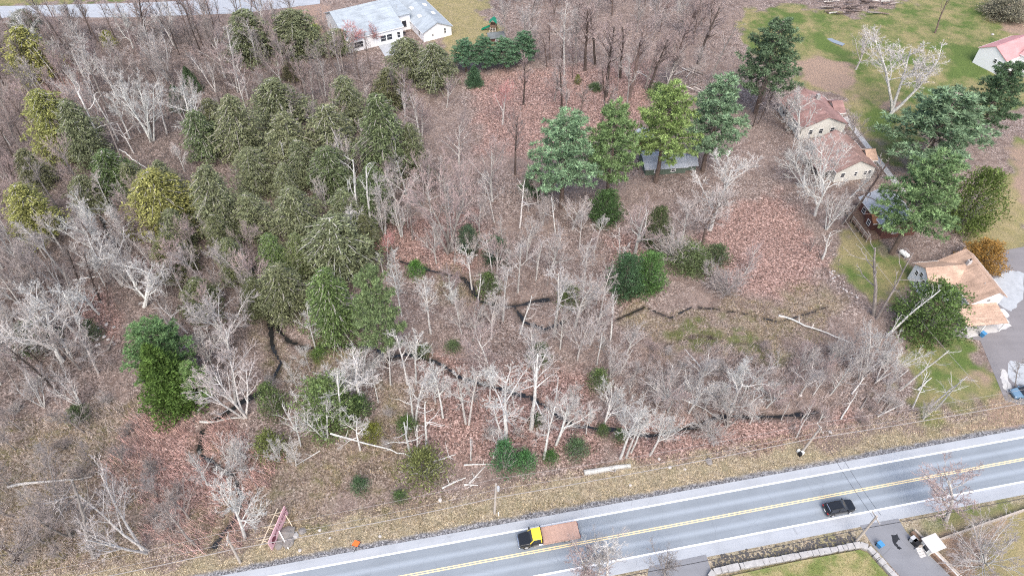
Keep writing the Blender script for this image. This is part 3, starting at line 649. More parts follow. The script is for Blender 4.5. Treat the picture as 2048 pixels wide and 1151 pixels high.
CON = [('cone',232,690,348,838,(.06,.105,.022),'deep green'),('egg',1228,515,1290,602,(.04,.085,.04),'dark green'),('egg',1275,512,1335,592,(.06,.12,.035),'green'),('egg',1943,348,2032,470,(.08,.115,.03),'yellow-green'),('egg',1952,488,2022,556,(.20,.12,.03),'rust-orange'),
 ('egg',1838,580,1952,690,(.065,.105,.03),'olive green'),('dome',983,885,1034,955,(.05,.13,.055),'bright green'),('dome',1028,905,1072,950,(.05,.125,.045),'bright green'),('dome',1132,884,1178,924,(.06,.10,.05),'dull green'),('dome',1088,904,1117,932,(.05,.11,.03),'green'),
 ('dome',798,908,884,982,(.105,.125,.045),'olive'),('dome',718,848,759,888,(.13,.145,.03),'yellow-olive'),('dome',498,868,557,924,(.10,.12,.04),'olive'),('dome',698,958,732,992,(.055,.10,.05),'green'),('egg',588,765,690,872,(.085,.125,.045),'green'),('dome',813,524,847,560,(.06,.14,.03),'vivid green'),
 ('dome',500,768,552,842,(.08,.115,.045),'green'),('dome',782,985,812,1008,(.05,.09,.03),'green'),('cone',1045,330,1095,395,(.06,.10,.055),'dull green'),('egg',915,455,955,510,(.05,.085,.05),'dark green'),('egg',970,478,1014,534,(.05,.085,.05),'dark green'),('egg',1188,385,1245,452,(.045,.09,.03),'dark green'),
 ('egg',1345,498,1425,552,(.07,.095,.04),'dull green'),('cone',350,135,388,188,(.05,.08,.04),'dark green'),('cone',325,172,362,226,(.05,.08,.04),'dark green'),('dome',196,62,220,95,(.15,.16,.04),'yellow-olive'),('cone',930,130,965,175,(.05,.10,.055),'blue-green'),('egg',1300,420,1345,500,(.06,.08,.035),'dull green'),
 ('dome',690,790,735,838,(.06,.10,.04),'green'),('dome',1180,740,1220,785,(.07,.11,.04),'green'),('dome',1060,690,1100,735,(.07,.10,.045),'green'),('dome',1195,850,1220,875,(.07,.11,.04),'green'),('dome',955,545,1000,600,(.07,.11,.04),'green'),('dome',1120,570,1160,620,(.10,.14,.05),'light green'),
 ('dome',1060,830,1090,855,(.05,.08,.04),'dark green'),('egg',1180,170,1205,185,(.06,.09,.04),'green'),('dome',1150,152,1162,172,(.09,.11,.03),'olive'),('dome',1300,170,1340,205,(.06,.10,.04),'green'),('dome',1415,495,1465,540,(.05,.075,.035),'dull green'),('egg',15,25,65,70,(.10,.11,.08),'grey-green'),
 ('dome',610,50,640,66,(.12,.17,.02),'vivid yellow-green'),('egg',1985,0,2060,45,(.14,.135,.10),'grey-olive'),('dome',125,815,165,850,(.06,.085,.04),'dull green'),('dome',10,650,80,710,(.07,.10,.045),'dull green'),('dome',155,640,185,680,(.05,.08,.04),'dark green'),('dome',830,690,860,715,(.07,.10,.04),'green'),
 ('dome',890,685,920,705,(.07,.10,.045),'green'),('dome',620,700,650,720,(.07,.12,.03),'green'),('dome',1230,860,1255,890,(.06,.10,.04),'green'),('dome',790,835,830,870,(.06,.10,.03),'green'),('egg',560,120,600,160,(.09,.09,.05),'olive')]
for k,x0,y0,x1,y1,c,cn in CON: px_ever(k,x0,y0,x1,y1,c,cn)

# bare trees read off the photograph: kind, foot, top, bark, twigs, width
BT = [
 ('maple',690,108,700,32,'pale','red',1.7),('maple',742,92,748,42,'grey','red',1.5),('maple',563,172,550,102,'pale','pink',1.1),('maple',612,205,600,112,'grey','pink',1),('pole',652,195,640,110,'pale','pale',1),('maple',893,215,902,142,'pale','pink',1),('maple',918,335,906,225,'pale','pink',1.2),('maple',985,402,984,272,'pale','pink',1.1),
 ('multi',898,505,868,308,'grey','pink',1.1),('pole',845,292,820,165,'pale','pink',1.1),('maple',1005,250,1010,160,'pale','red',1.2),('snag',720,458,708,318,'white','white',1),('snag',740,462,735,330,'white','white',1),('spread',790,440,800,330,'pale','pale',.8),('spread',800,370,780,300,'pale','pale',.8),('maple',860,400,835,300,'pale','pink',1.2),
 ('snag',700,440,690,350,'white','white',1),('pole',772,460,765,340,'pale','pale',1),
 ('dark',1062,65,1066,-20,'brown','pale',1.65),('pole',1128,152,1130,5,'pale','pale',.9),('dark',1122,140,1125,60,'dark','pink',1.20),('dark',1170,142,1182,-10,'dark','pink',1.50),('dark',1155,55,1158,-40,'dark','pink',1.50),('dark',1212,195,1228,-5,'dark','pink',1.50),('dark',1240,157,1255,25,'dark','pink',1.50),('dark',1258,197,1292,20,'brown','pink',1.50),
 ('dark',1297,182,1334,50,'dark','pink',1.50),('dark',1340,165,1372,35,'brown','pink',1.65),('dark',1395,130,1442,0,'dark','pink',1.65),('snag',1415,168,1472,28,'grey','pale',.9),('dark',1030,348,1032,200,'brown','pink',1),('dark',1160,240,1165,170,'brown','grey',1.50),('dark',1204,245,1225,170,'brown','pale',1.50),('maple',1340,170,1360,60,'grey','pink',1.3),('maple',1290,180,1310,70,'grey','pink',1.2),
 ('dark',1190,130,1190,0,'dark','pink',1.50),('dark',1100,120,1100,20,'brown','pink',1.20),('dark',1145,160,1150,70,'brown','pink',0.90),('maple',1420,462,1472,305,'white','white',1.3),('spread',1330,180,1365,80,'pale','pale',.7),('dark',1505,255,1545,140,'dark','dark',.8),('dark',1515,250,1560,160,'dark','dark',.8),
 ('multi',1786,224,1862,50,'white','white',1.75),('spread',1712,138,1748,50,'pale','pale',.9),('snag',1870,66,1908,-25,'brown','pale',1.2),('spread',1598,278,1610,165,'white','white',1),('spread',1575,262,1570,160,'grey','pale',1),('multi',1640,375,1655,250,'white','white',1.1),('multi',1610,375,1590,280,'white','white',1.1),('snag',1690,448,1778,305,'brown','pale',1.3),('spread',1700,395,1760,330,'white','white',.8),
 ('maple',1700,300,1715,215,'grey','pale',1),('spread',1630,430,1640,330,'white','white',1),
 ('spread',125,722,22,615,'white','white',1.1),('spread',142,716,85,608,'white','white',1),('pole',166,682,58,545,'white','white',1.2),('pole',168,676,132,556,'white','white',1.2),('spread',288,612,286,505,'white','white',1.25),('snag',375,665,308,598,'white','white',1),('maple',458,702,400,585,'pale','pale',1.3),('multi',412,722,400,640,'white','white',1.2),
 ('multi',490,830,420,700,'white','pale',1),('pole',468,800,445,640,'pale','pale',1),('dark',160,568,128,470,'dark','grey',1),('dark',200,600,155,490,'dark','grey',1),('dark',215,610,200,510,'brown','grey',1),('dark',215,540,160,420,'brown','pale',1),('maple',70,600,40,480,'grey','grey',1.2),('maple',30,720,-10,590,'pale','pale',1.2),
 ('burst',722,765,705,698,'white','white',.8),('pole',804,633,786,532,'white','white',1),('pole',862,668,842,560,'white','white',1.1),('pole',918,640,902,555,'white','white',1),('pole',781,768,768,690,'white','white',1),('pole',815,768,802,655,'white','white',1),('pole',832,768,826,658,'white','white',1),('pole',944,576,934,474,'white','white',1),
 ('pole',985,548,976,468,'white','white',1),('pole',1006,642,1006,528,'pale','pale',1.1),('snag',956,612,962,542,'white','white',1),('maple',776,525,776,466,'pale','red',1.3),('maple',982,765,970,655,'pale','pink',1.2),('pole',722,810,702,690,'white','white',1.4),('maple',620,740,600,690,'pale','white',1),('pole',632,700,612,615,'white','white',.9),
 ('spread',1270,508,1288,388,'pale','pink',1),('maple',1365,480,1380,400,'white','pale',1.2),('burst',1350,520,1352,450,'white','pale',.9),('maple',1405,488,1442,372,'brown','pale',1.2),('burst',1452,590,1458,530,'grey','pale',1),('maple',1490,545,1528,485,'pale','pink',1.2),('pole',1108,670,1132,515,'pale','pale',1.2),('maple',1150,655,1172,540,'pale','pale',1.2),
 ('maple',1180,690,1200,600,'pale','pale',1.1),('snag',1094,573,1108,512,'grey','white',1),('pole',1036,584,1036,468,'pale','pale',1),('pole',1072,560,1078,470,'pale','pale',1),('spread',1145,460,1150,395,'pale','pale',1.1),('multi',1085,450,1090,385,'pale','pale',1),('snag',1040,668,1052,580,'white','white',1),('pole',1070,765,1056,650,'pale','pale',1.2),
 ('maple',1155,720,1180,640,'pale','pale',1.1),('snag',1240,745,1278,688,'white','white',1),('maple',1393,775,1428,690,'white','pale',1),('multi',1500,775,1538,690,'pale','pale',1),('maple',1400,560,1420,520,'grey','pale',.8),('spread',1100,550,1120,440,'pale','pale',.9),
 ('snag',1746,632,1795,485,'grey','pale',1.5),('snag',1752,640,1848,500,'grey','pale',.9),('snag',1772,672,1892,575,'white','white',1.1),('snag',1770,680,1800,628,'white','white',1),('snag',1685,448,1732,378,'grey','pale',1.2),('multi',1730,745,1800,640,'white','white',1),('multi',1750,765,1820,680,'white','white',1),('multi',1720,760,1740,690,'pale','pale',1),
 ('snag',1800,780,1895,688,'pale','white',1),('snag',1825,815,1862,745,'white','white',1),('snag',1862,812,1930,735,'white','white',1),('snag',1870,820,1935,745,'pale','white',1),('snag',1645,516,1663,463,'pale','pale',2.2),('snag',1620,502,1637,470,'grey','grey',2),
 ('spread',40,1125,-5,1060,'dark','grey',1),('snag',190,1115,128,955,'grey','grey',1),('multi',140,1075,55,960,'grey','grey',1),('multi',290,1108,185,985,'pale','pale',1),('snag',395,1093,328,1012,'grey','pale',1),('maple',490,1075,460,965,'white','white',1),('burst',462,935,462,875,'white','white',.8),('maple',415,970,385,915,'white','white',1),
 ('multi',648,878,625,795,'white','white',1),('pole',655,875,645,800,'white','white',1),('pole',682,855,665,740,'white','white',1),('pole',720,898,700,825,'white','white',1.2),('snag',568,815,548,775,'white','white',1),('multi',558,922,540,880,'white','white',1),('maple',592,930,590,880,'pale','white',1),('snag',823,918,802,825,'white','white',1.1),('snag',832,918,832,850,'white','white',1),
 ('pole',830,845,835,725,'white','white',1),('snag',827,840,822,760,'white','white',1),('pole',886,835,880,725,'white','white',1),('pole',932,848,915,725,'pale','white',1),('pole',938,850,945,745,'pale','white',1),('snag',853,895,850,800,'white','white',1),('pole',1012,890,1020,690,'white','white',1.1),('snag',1010,892,990,805,'white','white',1.1),('pole',1062,858,1066,705,'white','pale',1.3),
 ('pole',1088,918,1100,805,'white','white',1),('maple',1112,890,1152,785,'white','white',1),('snag',898,915,890,885,'white','white',1),('snag',942,920,938,872,'white','white',1),('maple',1205,855,1240,760,'white','white',1),('pole',1240,918,1275,795,'white','white',1),('pole',1252,915,1300,810,'pale','white',1),('pole',1262,905,1310,815,'pale','white',1),('maple',1300,910,1345,820,'pale','white',1),
 ('maple',1378,825,1412,740,'white','white',1),('burst',1335,795,1338,745,'white','pale',1),('burst',1425,870,1425,840,'pale','pale',1.2),('spread',1462,825,1515,715,'white','white',1),('multi',1455,850,1475,770,'grey','pale',1),('snag',1562,840,1580,800,'pale','pale',1),('snag',1592,875,1625,820,'pale','pale',.9),('maple',1600,790,1640,720,'pale','pale',1.2),('maple',1660,790,1700,720,'pale','pale',1.1),
 ('maple',1892,1040,1945,950,'pale','pink',1.5),('burst',1968,1124,1974,1092,'pale','pale',1.6),('maple',1195,1155,1205,1085,'pale','pale',1.1),('pole',1215,1155,1222,1060,'white','white',1),('maple',1170,1160,1165,1085,'pale','pink',1.2),('maple',1330,1160,1335,1110,'grey','grey',1.1),('pole',2030,775,2040,720,'grey','grey',1),
 ('dark',143,97,86,-5,'dark','dark',1),('dark',165,85,128,0,'dark','dark',1),('dark',183,70,150,-10,'dark','grey',1),('dark',268,82,232,-5,'dark','pink',1),('dark',298,98,262,-40,'dark','pink',1.4),('dark',318,118,300,40,'dark','grey',1),('pole',330,125,285,50,'white','white',1),('spread',328,70,312,42,'white','white',1),
 ('pole',215,215,140,70,'grey','white',1),('pole',282,200,215,60,'grey','pale',1),('snag',215,315,150,180,'white','white',1.2),('snag',180,290,160,268,'white','white',1),('multi',305,285,255,140,'white','white',1.0),('pole',335,270,300,165,'white','white',1.2),('pole',405,300,345,170,'white','white',1.2),('maple',450,155,405,50,'pale','pink',1.2),('maple',495,195,478,100,'pale','pink',1.1),
 ('snag',70,135,35,75,'white','white',1.2),('dark',475,25,468,-30,'dark','dark',1.2),('dark',500,30,508,-30,'dark','dark',1.2),('dark',415,50,400,0,'dark','grey',1),('dark',440,45,425,-10,'dark','grey',1),('maple',370,345,350,290,'pale','white',1.1),('maple',480,370,460,320,'pale','pink',1.1),
]
for b in BT: px_bare(*b)
# forest filling where the photograph shows too many stems to read one by one
def inside(p, poly): return float(poly_sd(poly, np.array([p[0]]), np.array([p[1]]))[0]) < 0
def fill(px, n, mind, hr, mixk, seed, lean=0):
    r = random.Random(seed); P = np.array([G(*q) for q in px]); lo = P.min(0); hi = P.max(0); k = tries = 0
    while k < n and tries < n*60:
        tries += 1; x = r.uniform(lo[0],hi[0]); y = r.uniform(lo[1],hi[1])
        if not inside((x,y),P): continue
        if any((x-a)**2+(y-b)**2 < mind*mind for a,b in PLACED): continue
        if any(line_d(S_,np.array([x]),np.array([y]))[0] < 1.2 for S_,_w in STR_W): continue
        kd, tc, wc, w = r.choice(mixk); h = r.uniform(*hr)
        if kd == 'burst': h *= .38
        place_bare(kd, x, y, h, (r.gauss(lean,.07), r.gauss(0,.05)), tc, wc, w*r.uniform(.85,1.15)); k += 1
fill([(-80,60),(640,45),(700,150),(560,180),(400,200),(240,330),(200,560),(150,800),(-80,860)], 165, 2.5, (10,17), [('dark','dark','pink',.9),('dark','brown','grey',.9),('maple','grey','pink',1),('pole','grey','grey',1),('pole','pale','pale',1),('maple','grey','grey',1),('dark','dark','grey',.8)], 1)
fill([(230,420),(420,480),(560,560),(540,640),(480,780),(390,830),(340,640),(250,640)], 30, 2.4, (7,13), [('maple','grey','pink',1.1),('multi','pale','pale',.9),('pole','grey','grey',1),('maple','pale','grey',1)], 2)
fill([(430,120),(760,130),(860,190),(830,480),(720,520),(560,330),(420,350)], 52, 2.3, (9,15), [('maple','pale','pink',1),('pole','pale','pale',1),('dark','brown','grey',.9),('pole','grey','grey',1)], 3)
fill([(990,-10),(1480,-10),(1420,170),(1150,290),(1010,240)], 40, 3.0, (10,17), [('dark','dark','pink',1.3),('maple','brown','pink',1.1),('maple','grey','pale',1),('pole','grey','pale',1)], 4)
fill([(1180,-40),(1480,-40),(1440,90),(1330,110),(1200,60)], 12, 2.6, (12,17), [('maple','brown','pink',1.2),('maple','grey','pale',1.1)], 14)
fill([(20,90),(430,90),(440,300),(330,330),(180,360),(30,200)], 24, 2.2, (10,16), [('pole','white','white',1.1),('snag','white','white',1.1),('multi','white','pale',.9),('spread','white','white',.7)], 15)
fill([(560,330),(820,300),(830,470),(720,500),(600,420)], 16, 2.2, (10,15), [('snag','white','white',1.1),('pole','white','white',1.1),('multi','white','pale',.8)], 16)
fill([(60,480),(240,450),(420,560),(360,640),(200,660)], 12, 2.2, (9,14), [('spread','white','white',.8),('pole','white','white',1.1),('maple','white','pale',1)], 17)
fill([(860,340),(1090,400),(1250,520),(1210,740),(900,700),(740,560)], 48, 2.3, (7,14), [('pole','white','white',1),('pole','pale','pale',1),('maple','pale','pink',1),('snag','white','white',1),('maple','pale','pale',1)], 5)
fill([(1560,270),(1660,380),(1690,470),(1640,480),(1570,380),(1530,290)], 3, 3.0, (8,13), [('spread','white','white',.8),('multi','white','white',.9)], 6)
fill([(1200,690),(1700,700),(1790,780),(1860,840),(1600,860),(1300,850),(1210,830)], 50, 2.0, (5,9), [('burst','pale','pale',1),('maple','pale','pale',1.1),('burst','grey','pink',1),('multi','pale','pale',1),('maple','pale','pink',1.2)], 7, .06)
fill([(-60,860),(270,840),(440,1080),(300,1130),(-60,1130)], 34, 2.4, (6,10), [('burst','grey','grey',1),('maple','grey','grey',1.1),('multi','grey','pale',.8)], 8)
fill([(540,770),(1180,780),(1180,900),(900,930),(560,900)], 24, 2.4, (6,11), [('pole','white','white',1),('snag','white','white',1),('burst','pale','pale',.8),('maple','pale','white',1)], 9)
fill([(0,480),(120,470),(230,820),(0,860)], 26, 2.4, (6,12), [('burst','pale','pale',1),('maple','pale','pale',1.1),('multi','white','pale',1)], 10)

# ------------------------------------------------------------------ undergrowth nobody could count
def stems(name, label, X, Y, lo, hi, wid, spread, col, seed, lean=(0,0), per=1, cat='brush'):
    g = np.random.default_rng(seed); n = len(X); Z = ground_z(X,Y)-.03
    L = g.uniform(lo,hi,n)*(.6+.8*vnoise(X,Y,.12,9)); az = g.random(n)*6.283; tl = np.abs(g.normal(0,spread,n))
    d = np.stack([np.cos(az)*tl+lean[0],np.sin(az)*tl+lean[1],np.ones(n)],1); d = nrm(d)
    b = np.stack([X,Y,Z],1); mid = b+d*(L*.55)[:,None]
    d2 = nrm(d+g.normal(0,.28,(n,3))); tip = mid+d2*(L*.5)[:,None]
    u = nrm(np.cross(d,np.array([.3,.8,.2]))); w = np.cross(d,u); r = wid*g.uniform(.6,1.3,n)[:,None]
    ring = lambda c, k: [c+u*r*k, c+(-.5*u+.866*w)*r*k, c+(-.5*u-.866*w)*r*k]
    V = np.stack(ring(b,1)+ring(mid,.6)+[tip],1).reshape(-1,3); o = (np.arange(n)*7)[:,None]
    T = [(0,1,4),(0,4,3),(1,2,5),(1,5,4),(2,0,3),(2,3,5),(3,4,6),(4,5,6),(5,3,6)]
    fc = np.concatenate([o+np.array([t]) for t in T])
    me = np_mesh(name, V, fc); set_tone(me, np.repeat(g.choice([.4,.7,1.,1.25,1.7],n),7)); ob = obj(name, me, M['twig']); ob.color = tuple(col)+(1,)
    return tag(ob, label, cat, kind='stuff')
def scatter(polys, dens, seed, clump=0, holes=True):
    g = np.random.default_rng(seed); XS, YS = [], []
    for px in polys:
        P = np.array([G(*q) for q in px]); lo = P.min(0); hi = P.max(0); n = int((hi-lo).prod()*dens)
        if clump:
            m = max(1,n//clump); cx = g.uniform(lo[0],hi[0],m); cy = g.uniform(lo[1],hi[1],m)
            X = np.repeat(cx,clump)+g.normal(0,.35,m*clump); Y = np.repeat(cy,clump)+g.normal(0,.35,m*clump)
        else: X = g.uniform(lo[0],hi[0],n); Y = g.uniform(lo[1],hi[1],n)
        k = poly_sd(P,X,Y)+(vnoise(X,Y,.2,11)-.5)*6 < 0; X = X[k]; Y = Y[k]
        XS.append(X); YS.append(Y)
    X = np.concatenate(XS); Y = np.concatenate(YS)
    n = X*RN[0]+Y*RN[1]; k = (n > N_EDGE+3.5)
    for P_, w_ in STR_W: k &= line_d(P_,X,Y) > .75*w_
    k &= zone('lawn',X,Y,.5,1) < .3; k &= zone('flat',X,Y,.5,0) < .5
    return X[k], Y[k]
WOOD = [[(-120,60),(640,40),(760,160),(880,330),(830,480),(720,560),(540,640),(480,800),(380,840),(150,830),(-120,860)]]
X, Y = scatter(WOOD, 1.7, 1, 5); stems('undergrowth','tangled grey undergrowth covering the floor of the wood',X,Y,.7,2.6,.032,.5,(.255,.222,.205),1)
X, Y = scatter([[(820,480),(880,330),(1090,380),(1250,520),(1210,760),(1180,900),(700,900),(540,760),(560,660),(740,560)]], 2.0, 2, 5)
stems('undergrowth','pinkish-grey brush between the two streams',X,Y,.5,1.9,.028,.6,(.37,.325,.30),2)
X, Y = scatter([[(270,830),(420,835),(560,930),(540,1060),(430,1110),(300,1080),(200,950)]], 7.0, 3, 6)
stems('thicket','dense rust-red thicket of leaning stems above the road',X,Y,.9,2.8,.034,.5,(.50,.33,.29),3,(-.45,.12))
X, Y = scatter([[(-120,850),(280,810),(330,1000),(430,1100),(300,1140),(-120,1160)]], 3.6, 4, 5)
stems('scrub','grey-brown scrub beyond the red thicket',X,Y,.6,2.0,.028,.6,(.46,.395,.36),4,(-.2,.1))
X, Y = scatter([[(1200,690),(1700,690),(1800,760),(1880,850),(1600,870),(1280,880),(1190,840)]], 6.0, 5, 7)
stems('scrub','pale pinkish brush below the wet hollow',X,Y,.5,2.2,.028,.6,(.40,.345,.325),5,(.15,.1))
X, Y = scatter([[(1560,280),(1670,380),(1700,520),(1760,660),(1850,800),(1700,720),(1640,560),(1560,420)],[(1230,610),(1640,580),(1640,690),(1260,710)]], 2.4, 6, 5)
stems('undergrowth','grey brush at the edge of the house lots',X,Y,.4,1.4,.026,.7,(.38,.32,.29),6)
X, Y = scatter([[(990,-20),(1500,-20),(1470,180),(1280,260),(1130,330),(980,280),(960,160)]], .8, 7, 4)
stems('undergrowth','thin saplings in the play-set leaf clearing',X,Y,.5,1.9,.026,.4,(.31,.265,.245),7)
X, Y = scatter([[(540,880),(820,880),(1180,900),(1700,850),(1880,840),(1600,900),(1300,950),(900,1000),(640,1080),(480,1110)]], 4.0, 8, 6)
stems('undergrowth','low brown brush on the bank above the verge',X,Y,.25,1.0,.026,.7,(.33,.25,.215),8)
def grass(name, label, X, Y, lo, hi, wid, col, seed):
    g = np.random.default_rng(seed); n = len(X); b = np.stack([X,Y,ground_z(X,Y)-.01],1); L = g.uniform(lo,hi,(n,1))
    d = nrm(np.concatenate([g.normal(0,.7,(n,2)),np.ones((n,1))],1)); u = nrm(np.cross(d,g.normal(0,1,(n,3))))*wid
    V = np.stack([b-u,b+u,b+d*L],1).reshape(-1,3); me = np_mesh(name,V,(np.arange(n)*3)[:,None]+np.array([[0,1,2]])); set_tone(me, np.repeat(g.choice([.5,.8,1.,1.2,1.5],n),3))
    o = obj(name,me,M['leaf']); o.color = tuple(col)+(1,); return tag(o,label,'grass',kind='stuff')
g_ = np.random.default_rng(5); e_ = g_.uniform(-70,110,60000); n_ = N_EDGE+.9+g_.random(60000)**1.3*5.5
X = RE[0]*e_+RN[0]*n_; Y = RE[1]*e_+RN[1]*n_
grass('dry_grass','straw-coloured grass on the road verge',X,Y,.12,.42,.035,(.50,.44,.33),1)
Xs, Ys = [], []
for i, q in enumerate(PW['tan']):
    lo = q.min(0); hi = q.max(0); n = int((hi-lo).prod()*14); x = g_.uniform(lo[0],hi[0],n); y = g_.uniform(lo[1],hi[1],n)
    k = (poly_sd(q,x,y)+(vnoise(x,y,.22,2)-.5)*7 < 0) & (vnoise(x,y,.5,3) > .42); Xs.append(x[k]); Ys.append(y[k])
X = np.concatenate(Xs); Y = np.concatenate(Ys); k = X*RN[0]+Y*RN[1] > N_EDGE+1; X = X[k]; Y = Y[k]; h_ = vnoise(X,Y,.15,14) > .52
grass('marsh_grass','bleached marsh grass in the hollows',X[~h_],Y[~h_],.2,.7,.04,(.36,.295,.20),2)
grass('moss_grass','olive moss and sedge in the hollows',X[h_],Y[h_],.15,.45,.045,(.15,.14,.055),3)

# fallen leaves and bark flakes lying on the forest floor
def litter(name, label, polys, dens, size, col, seed):
    X, Y = scatter(polys, dens, seed); g = np.random.default_rng(seed); n = len(X)
    c = np.stack([X,Y,ground_z(X,Y)+g.uniform(.01,.09,n)],1); u = nrm(g.normal(0,1,(n,3))*[1,1,.35]); v = nrm(np.cross(u,g.normal(0,.5,(n,3))+[0,0,1])); l = g.uniform(.6,1.4,(n,1))*size
    me = leaf_mesh(name,c,u*l,v*l*.6); me.materials.clear(); me.materials.append(M['twig']); me.attributes.remove(me.attributes['tone']); set_tone(me,np.tile(g.choice([.3,.55,.9,1.2,1.8],n),4))
    o = obj(name,me); o.color = tuple(col)+(1,); tag(o,label,'leaves',kind='stuff'); return n
litter('leaf_litter','fallen reddish-brown leaves covering the open woodland floor',[[(700,420),(880,330),(960,120),(1480,20),(1560,280),(1700,520),(1720,850),(1300,950),(700,980),(500,900),(560,660)]],4.2,.09,(.265,.21,.185),31)
litter('leaf_litter','fallen grey-brown leaves and bark under the dense wood',WOOD+[[(-100,850),(300,820),(540,930),(430,1110),(-100,1150)]],2.0,.10,(.20,.165,.148),32)
# ------------------------------------------------------------------ logs, stones
def log(pa, pb, r0, mat_c, label, r1=None, za=None, zb=None, group='fallen timber', seed=0, knots=2):
    r = random.Random(int(pa[0]*7+pb[1])+seed); a = G(*pa, za or 0); b = G(*pb, zb or 0); L = np.hypot(*(b-a)); n = max(3,int(L/1.2)); mb = MB(); pts = []
    e = empty('fallen_log', (a[0],a[1],0))
    for i in range(n+1):
        t = i/n; p = a+(b-a)*t; z = (za if za is not None else gz(*p)+r0*.8)*(1-t)+(zb if zb is not None else gz(*p)+r0*.8)*t
        pts.append(Vector((p[0]-a[0]+r.gauss(0,.05*L/6), p[1]-a[1]+r.gauss(0,.05*L/6), z)))
    r1 = r0*.45 if r1 is None else r1
    mb.tube(pts,[r0+(r1-r0)*i/n for i in range(n+1)],7); o = mb.build('trunk',M['bark'],e); o.color = vary(TC[mat_c])
    for k in range(knots):
        j = r.randint(1,n-1); d = Vector((r.gauss(0,1),r.gauss(0,1),abs(r.gauss(.3,.3)))).normalized(); s = r.uniform(.5,1.6)
        q = MB().tube([pts[j],pts[j]+d*s*.5,pts[j]+d*s+Vector((0,0,.1))],[r0*.4,r0*.3,r0*.12],5).build('branch_stub',M['bark'],e); q.color = vary(TC[mat_c])
    tag(e, label, 'log', group); return e
log((1062,66),(1158,68),.26,'brown','long brown fallen trunk lying across the play-set leaf clearing')
log((1150,60),(1182,63),.16,'brown','short brown log beside the long fallen trunk')
log((1268,140),(1322,173),.16,'pale','pale fallen pole crossing the leaf clearing floor')
log((1556,630),(1698,682),.17,'white','long white fallen pole by the wet grassy hollow',zb=1.0)
log((1168,947),(1260,932),.42,'pale','thick weathered trunk lying on the bank above the verge',.3)
log((20,972),(186,956),.24,'pale','long pale log lying in the grey scrub')
log((660,866),(826,912),.15,'white','slim white trunk tipped over a yellow-olive shrub',za=3.5)
log((398,842),(494,832),.22,'pale','pale trunk bridging the stream fork')
log((884,976),(932,955),.16,'white','white forked branch on the bank',knots=4); log((938,968),(970,934),.18,'pale','pale log propped on the bank brush'); log((928,969),(956,971),.13,'white','short white stick-like log on the bank')
log((928,929),(986,929),.15,'pale','straight pale log beside the bright green shrub'); log((868,922),(912,908),.14,'white','white log beside the olive bank shrub')
log((146,561),(196,553),.2,'white','white log among dark trunks in the grey wood'); log((215,700),(228,670),.2,'grey','grey leaning log beside the dense twin evergreen',zb=2)
log((240,300),(300,345),.16,'white','white pole on the floor of the wood below the back road'); log((235,290),(320,262),.14,'brown','brown log in the wood below the back road')
log((375,500),(350,540),.16,'pale','pale log in the hemlock grove'); log((640,900),(590,930),.12,'pale','thin pale pole in olive streamside grass')
log((1400,735),(1370,700),.13,'white','white pole at the lower rim of the wet hollow'); log((1350,790),(1470,845),.14,'pale','pale pole crossing the pale streamside brush'); log((1250,560),(1225,545),.12,'white','white pole beside the dark evergreen bush')
r_ = random.Random(4)
for i in range(13):
    u, v = r_.uniform(1345,1400), r_.uniform(140,192); a = r_.choice([.5,.6,.7,-.6,-1.1]); l = r_.uniform(12,28)
    log((u-l*math.cos(a),v-l*math.sin(a)*.6),(u+l*math.cos(a),v+l*math.sin(a)*.6),r_.uniform(.1,.24),r_.choice(['pale','pale','brown','grey']),'cut log heaped in the timber pile by the leaf clearing',group='logs of the timber pile',knots=0,za=r_.uniform(.2,.9),zb=r_.uniform(.2,.9))
for i in range(14):
    u, v = r_.uniform(1690,1850), r_.uniform(690,825); a = r_.uniform(-1.2,-.1); l = r_.uniform(14,34)
    if u > 1790 and v < 740: continue
    log((u-l*math.cos(a),v-l*math.sin(a)),(u+l*math.cos(a),v+l*math.sin(a)),r_.uniform(.09,.18),r_.choice(['pale','white','grey']),'pale broken limb in the log tangle edging the lawn',group='limbs of the log tangle',knots=2,zb=r_.uniform(.3,1.8))
for i in range(34):
    u, v = r_.uniform(1642,1788), r_.uniform(-6,30); 
    if v > 12+14*math.sin((u-1642)/46.5)+8: continue
    a = r_.uniform(-.5,.5); l = r_.uniform(7,16)
    log((u-l,v-l*math.sin(a)*.4),(u+l,v+l*math.sin(a)*.4),r_.uniform(.18,.38),r_.choice(['brown','grey','pale','dark']),'dark log in the long woodpile behind the lawn',group='logs of the woodpile behind the lawn',knots=1,za=r_.uniform(.2,1.3),zb=r_.uniform(.2,1.3))
def stone_mesh(seed, sq=.6):
    r = random.Random(seed); mb = MB(); R_ = []
    n, m = 8, 5; V = [(0,0,-sq)]; 
    for j in range(1,m):
        t = math.pi*j/m
        for i in range(n):
            a = 6.283*i/n; k = 1+r.uniform(-.22,.22); V.append((math.sin(t)*math.cos(a)*k, math.sin(t)*math.sin(a)*k, -math.cos(t)*sq*k))
    V.append((0,0,sq)); f = [(0,1+(i+1)%n,1+i) for i in range(n)]
    for j in range(m-2):
        for i in range(n): a = 1+j*n+i; b = 1+j*n+(i+1)%n; f.append((a,b,b+n,a+n))
    k = len(V)-1; f += [(k,1+(m-2)*n+i,1+(m-2)*n+(i+1)%n) for i in range(n)]
    mb.add(V,f); return mb.mesh('stone')
STN = [stone_mesh(i) for i in range(5)]
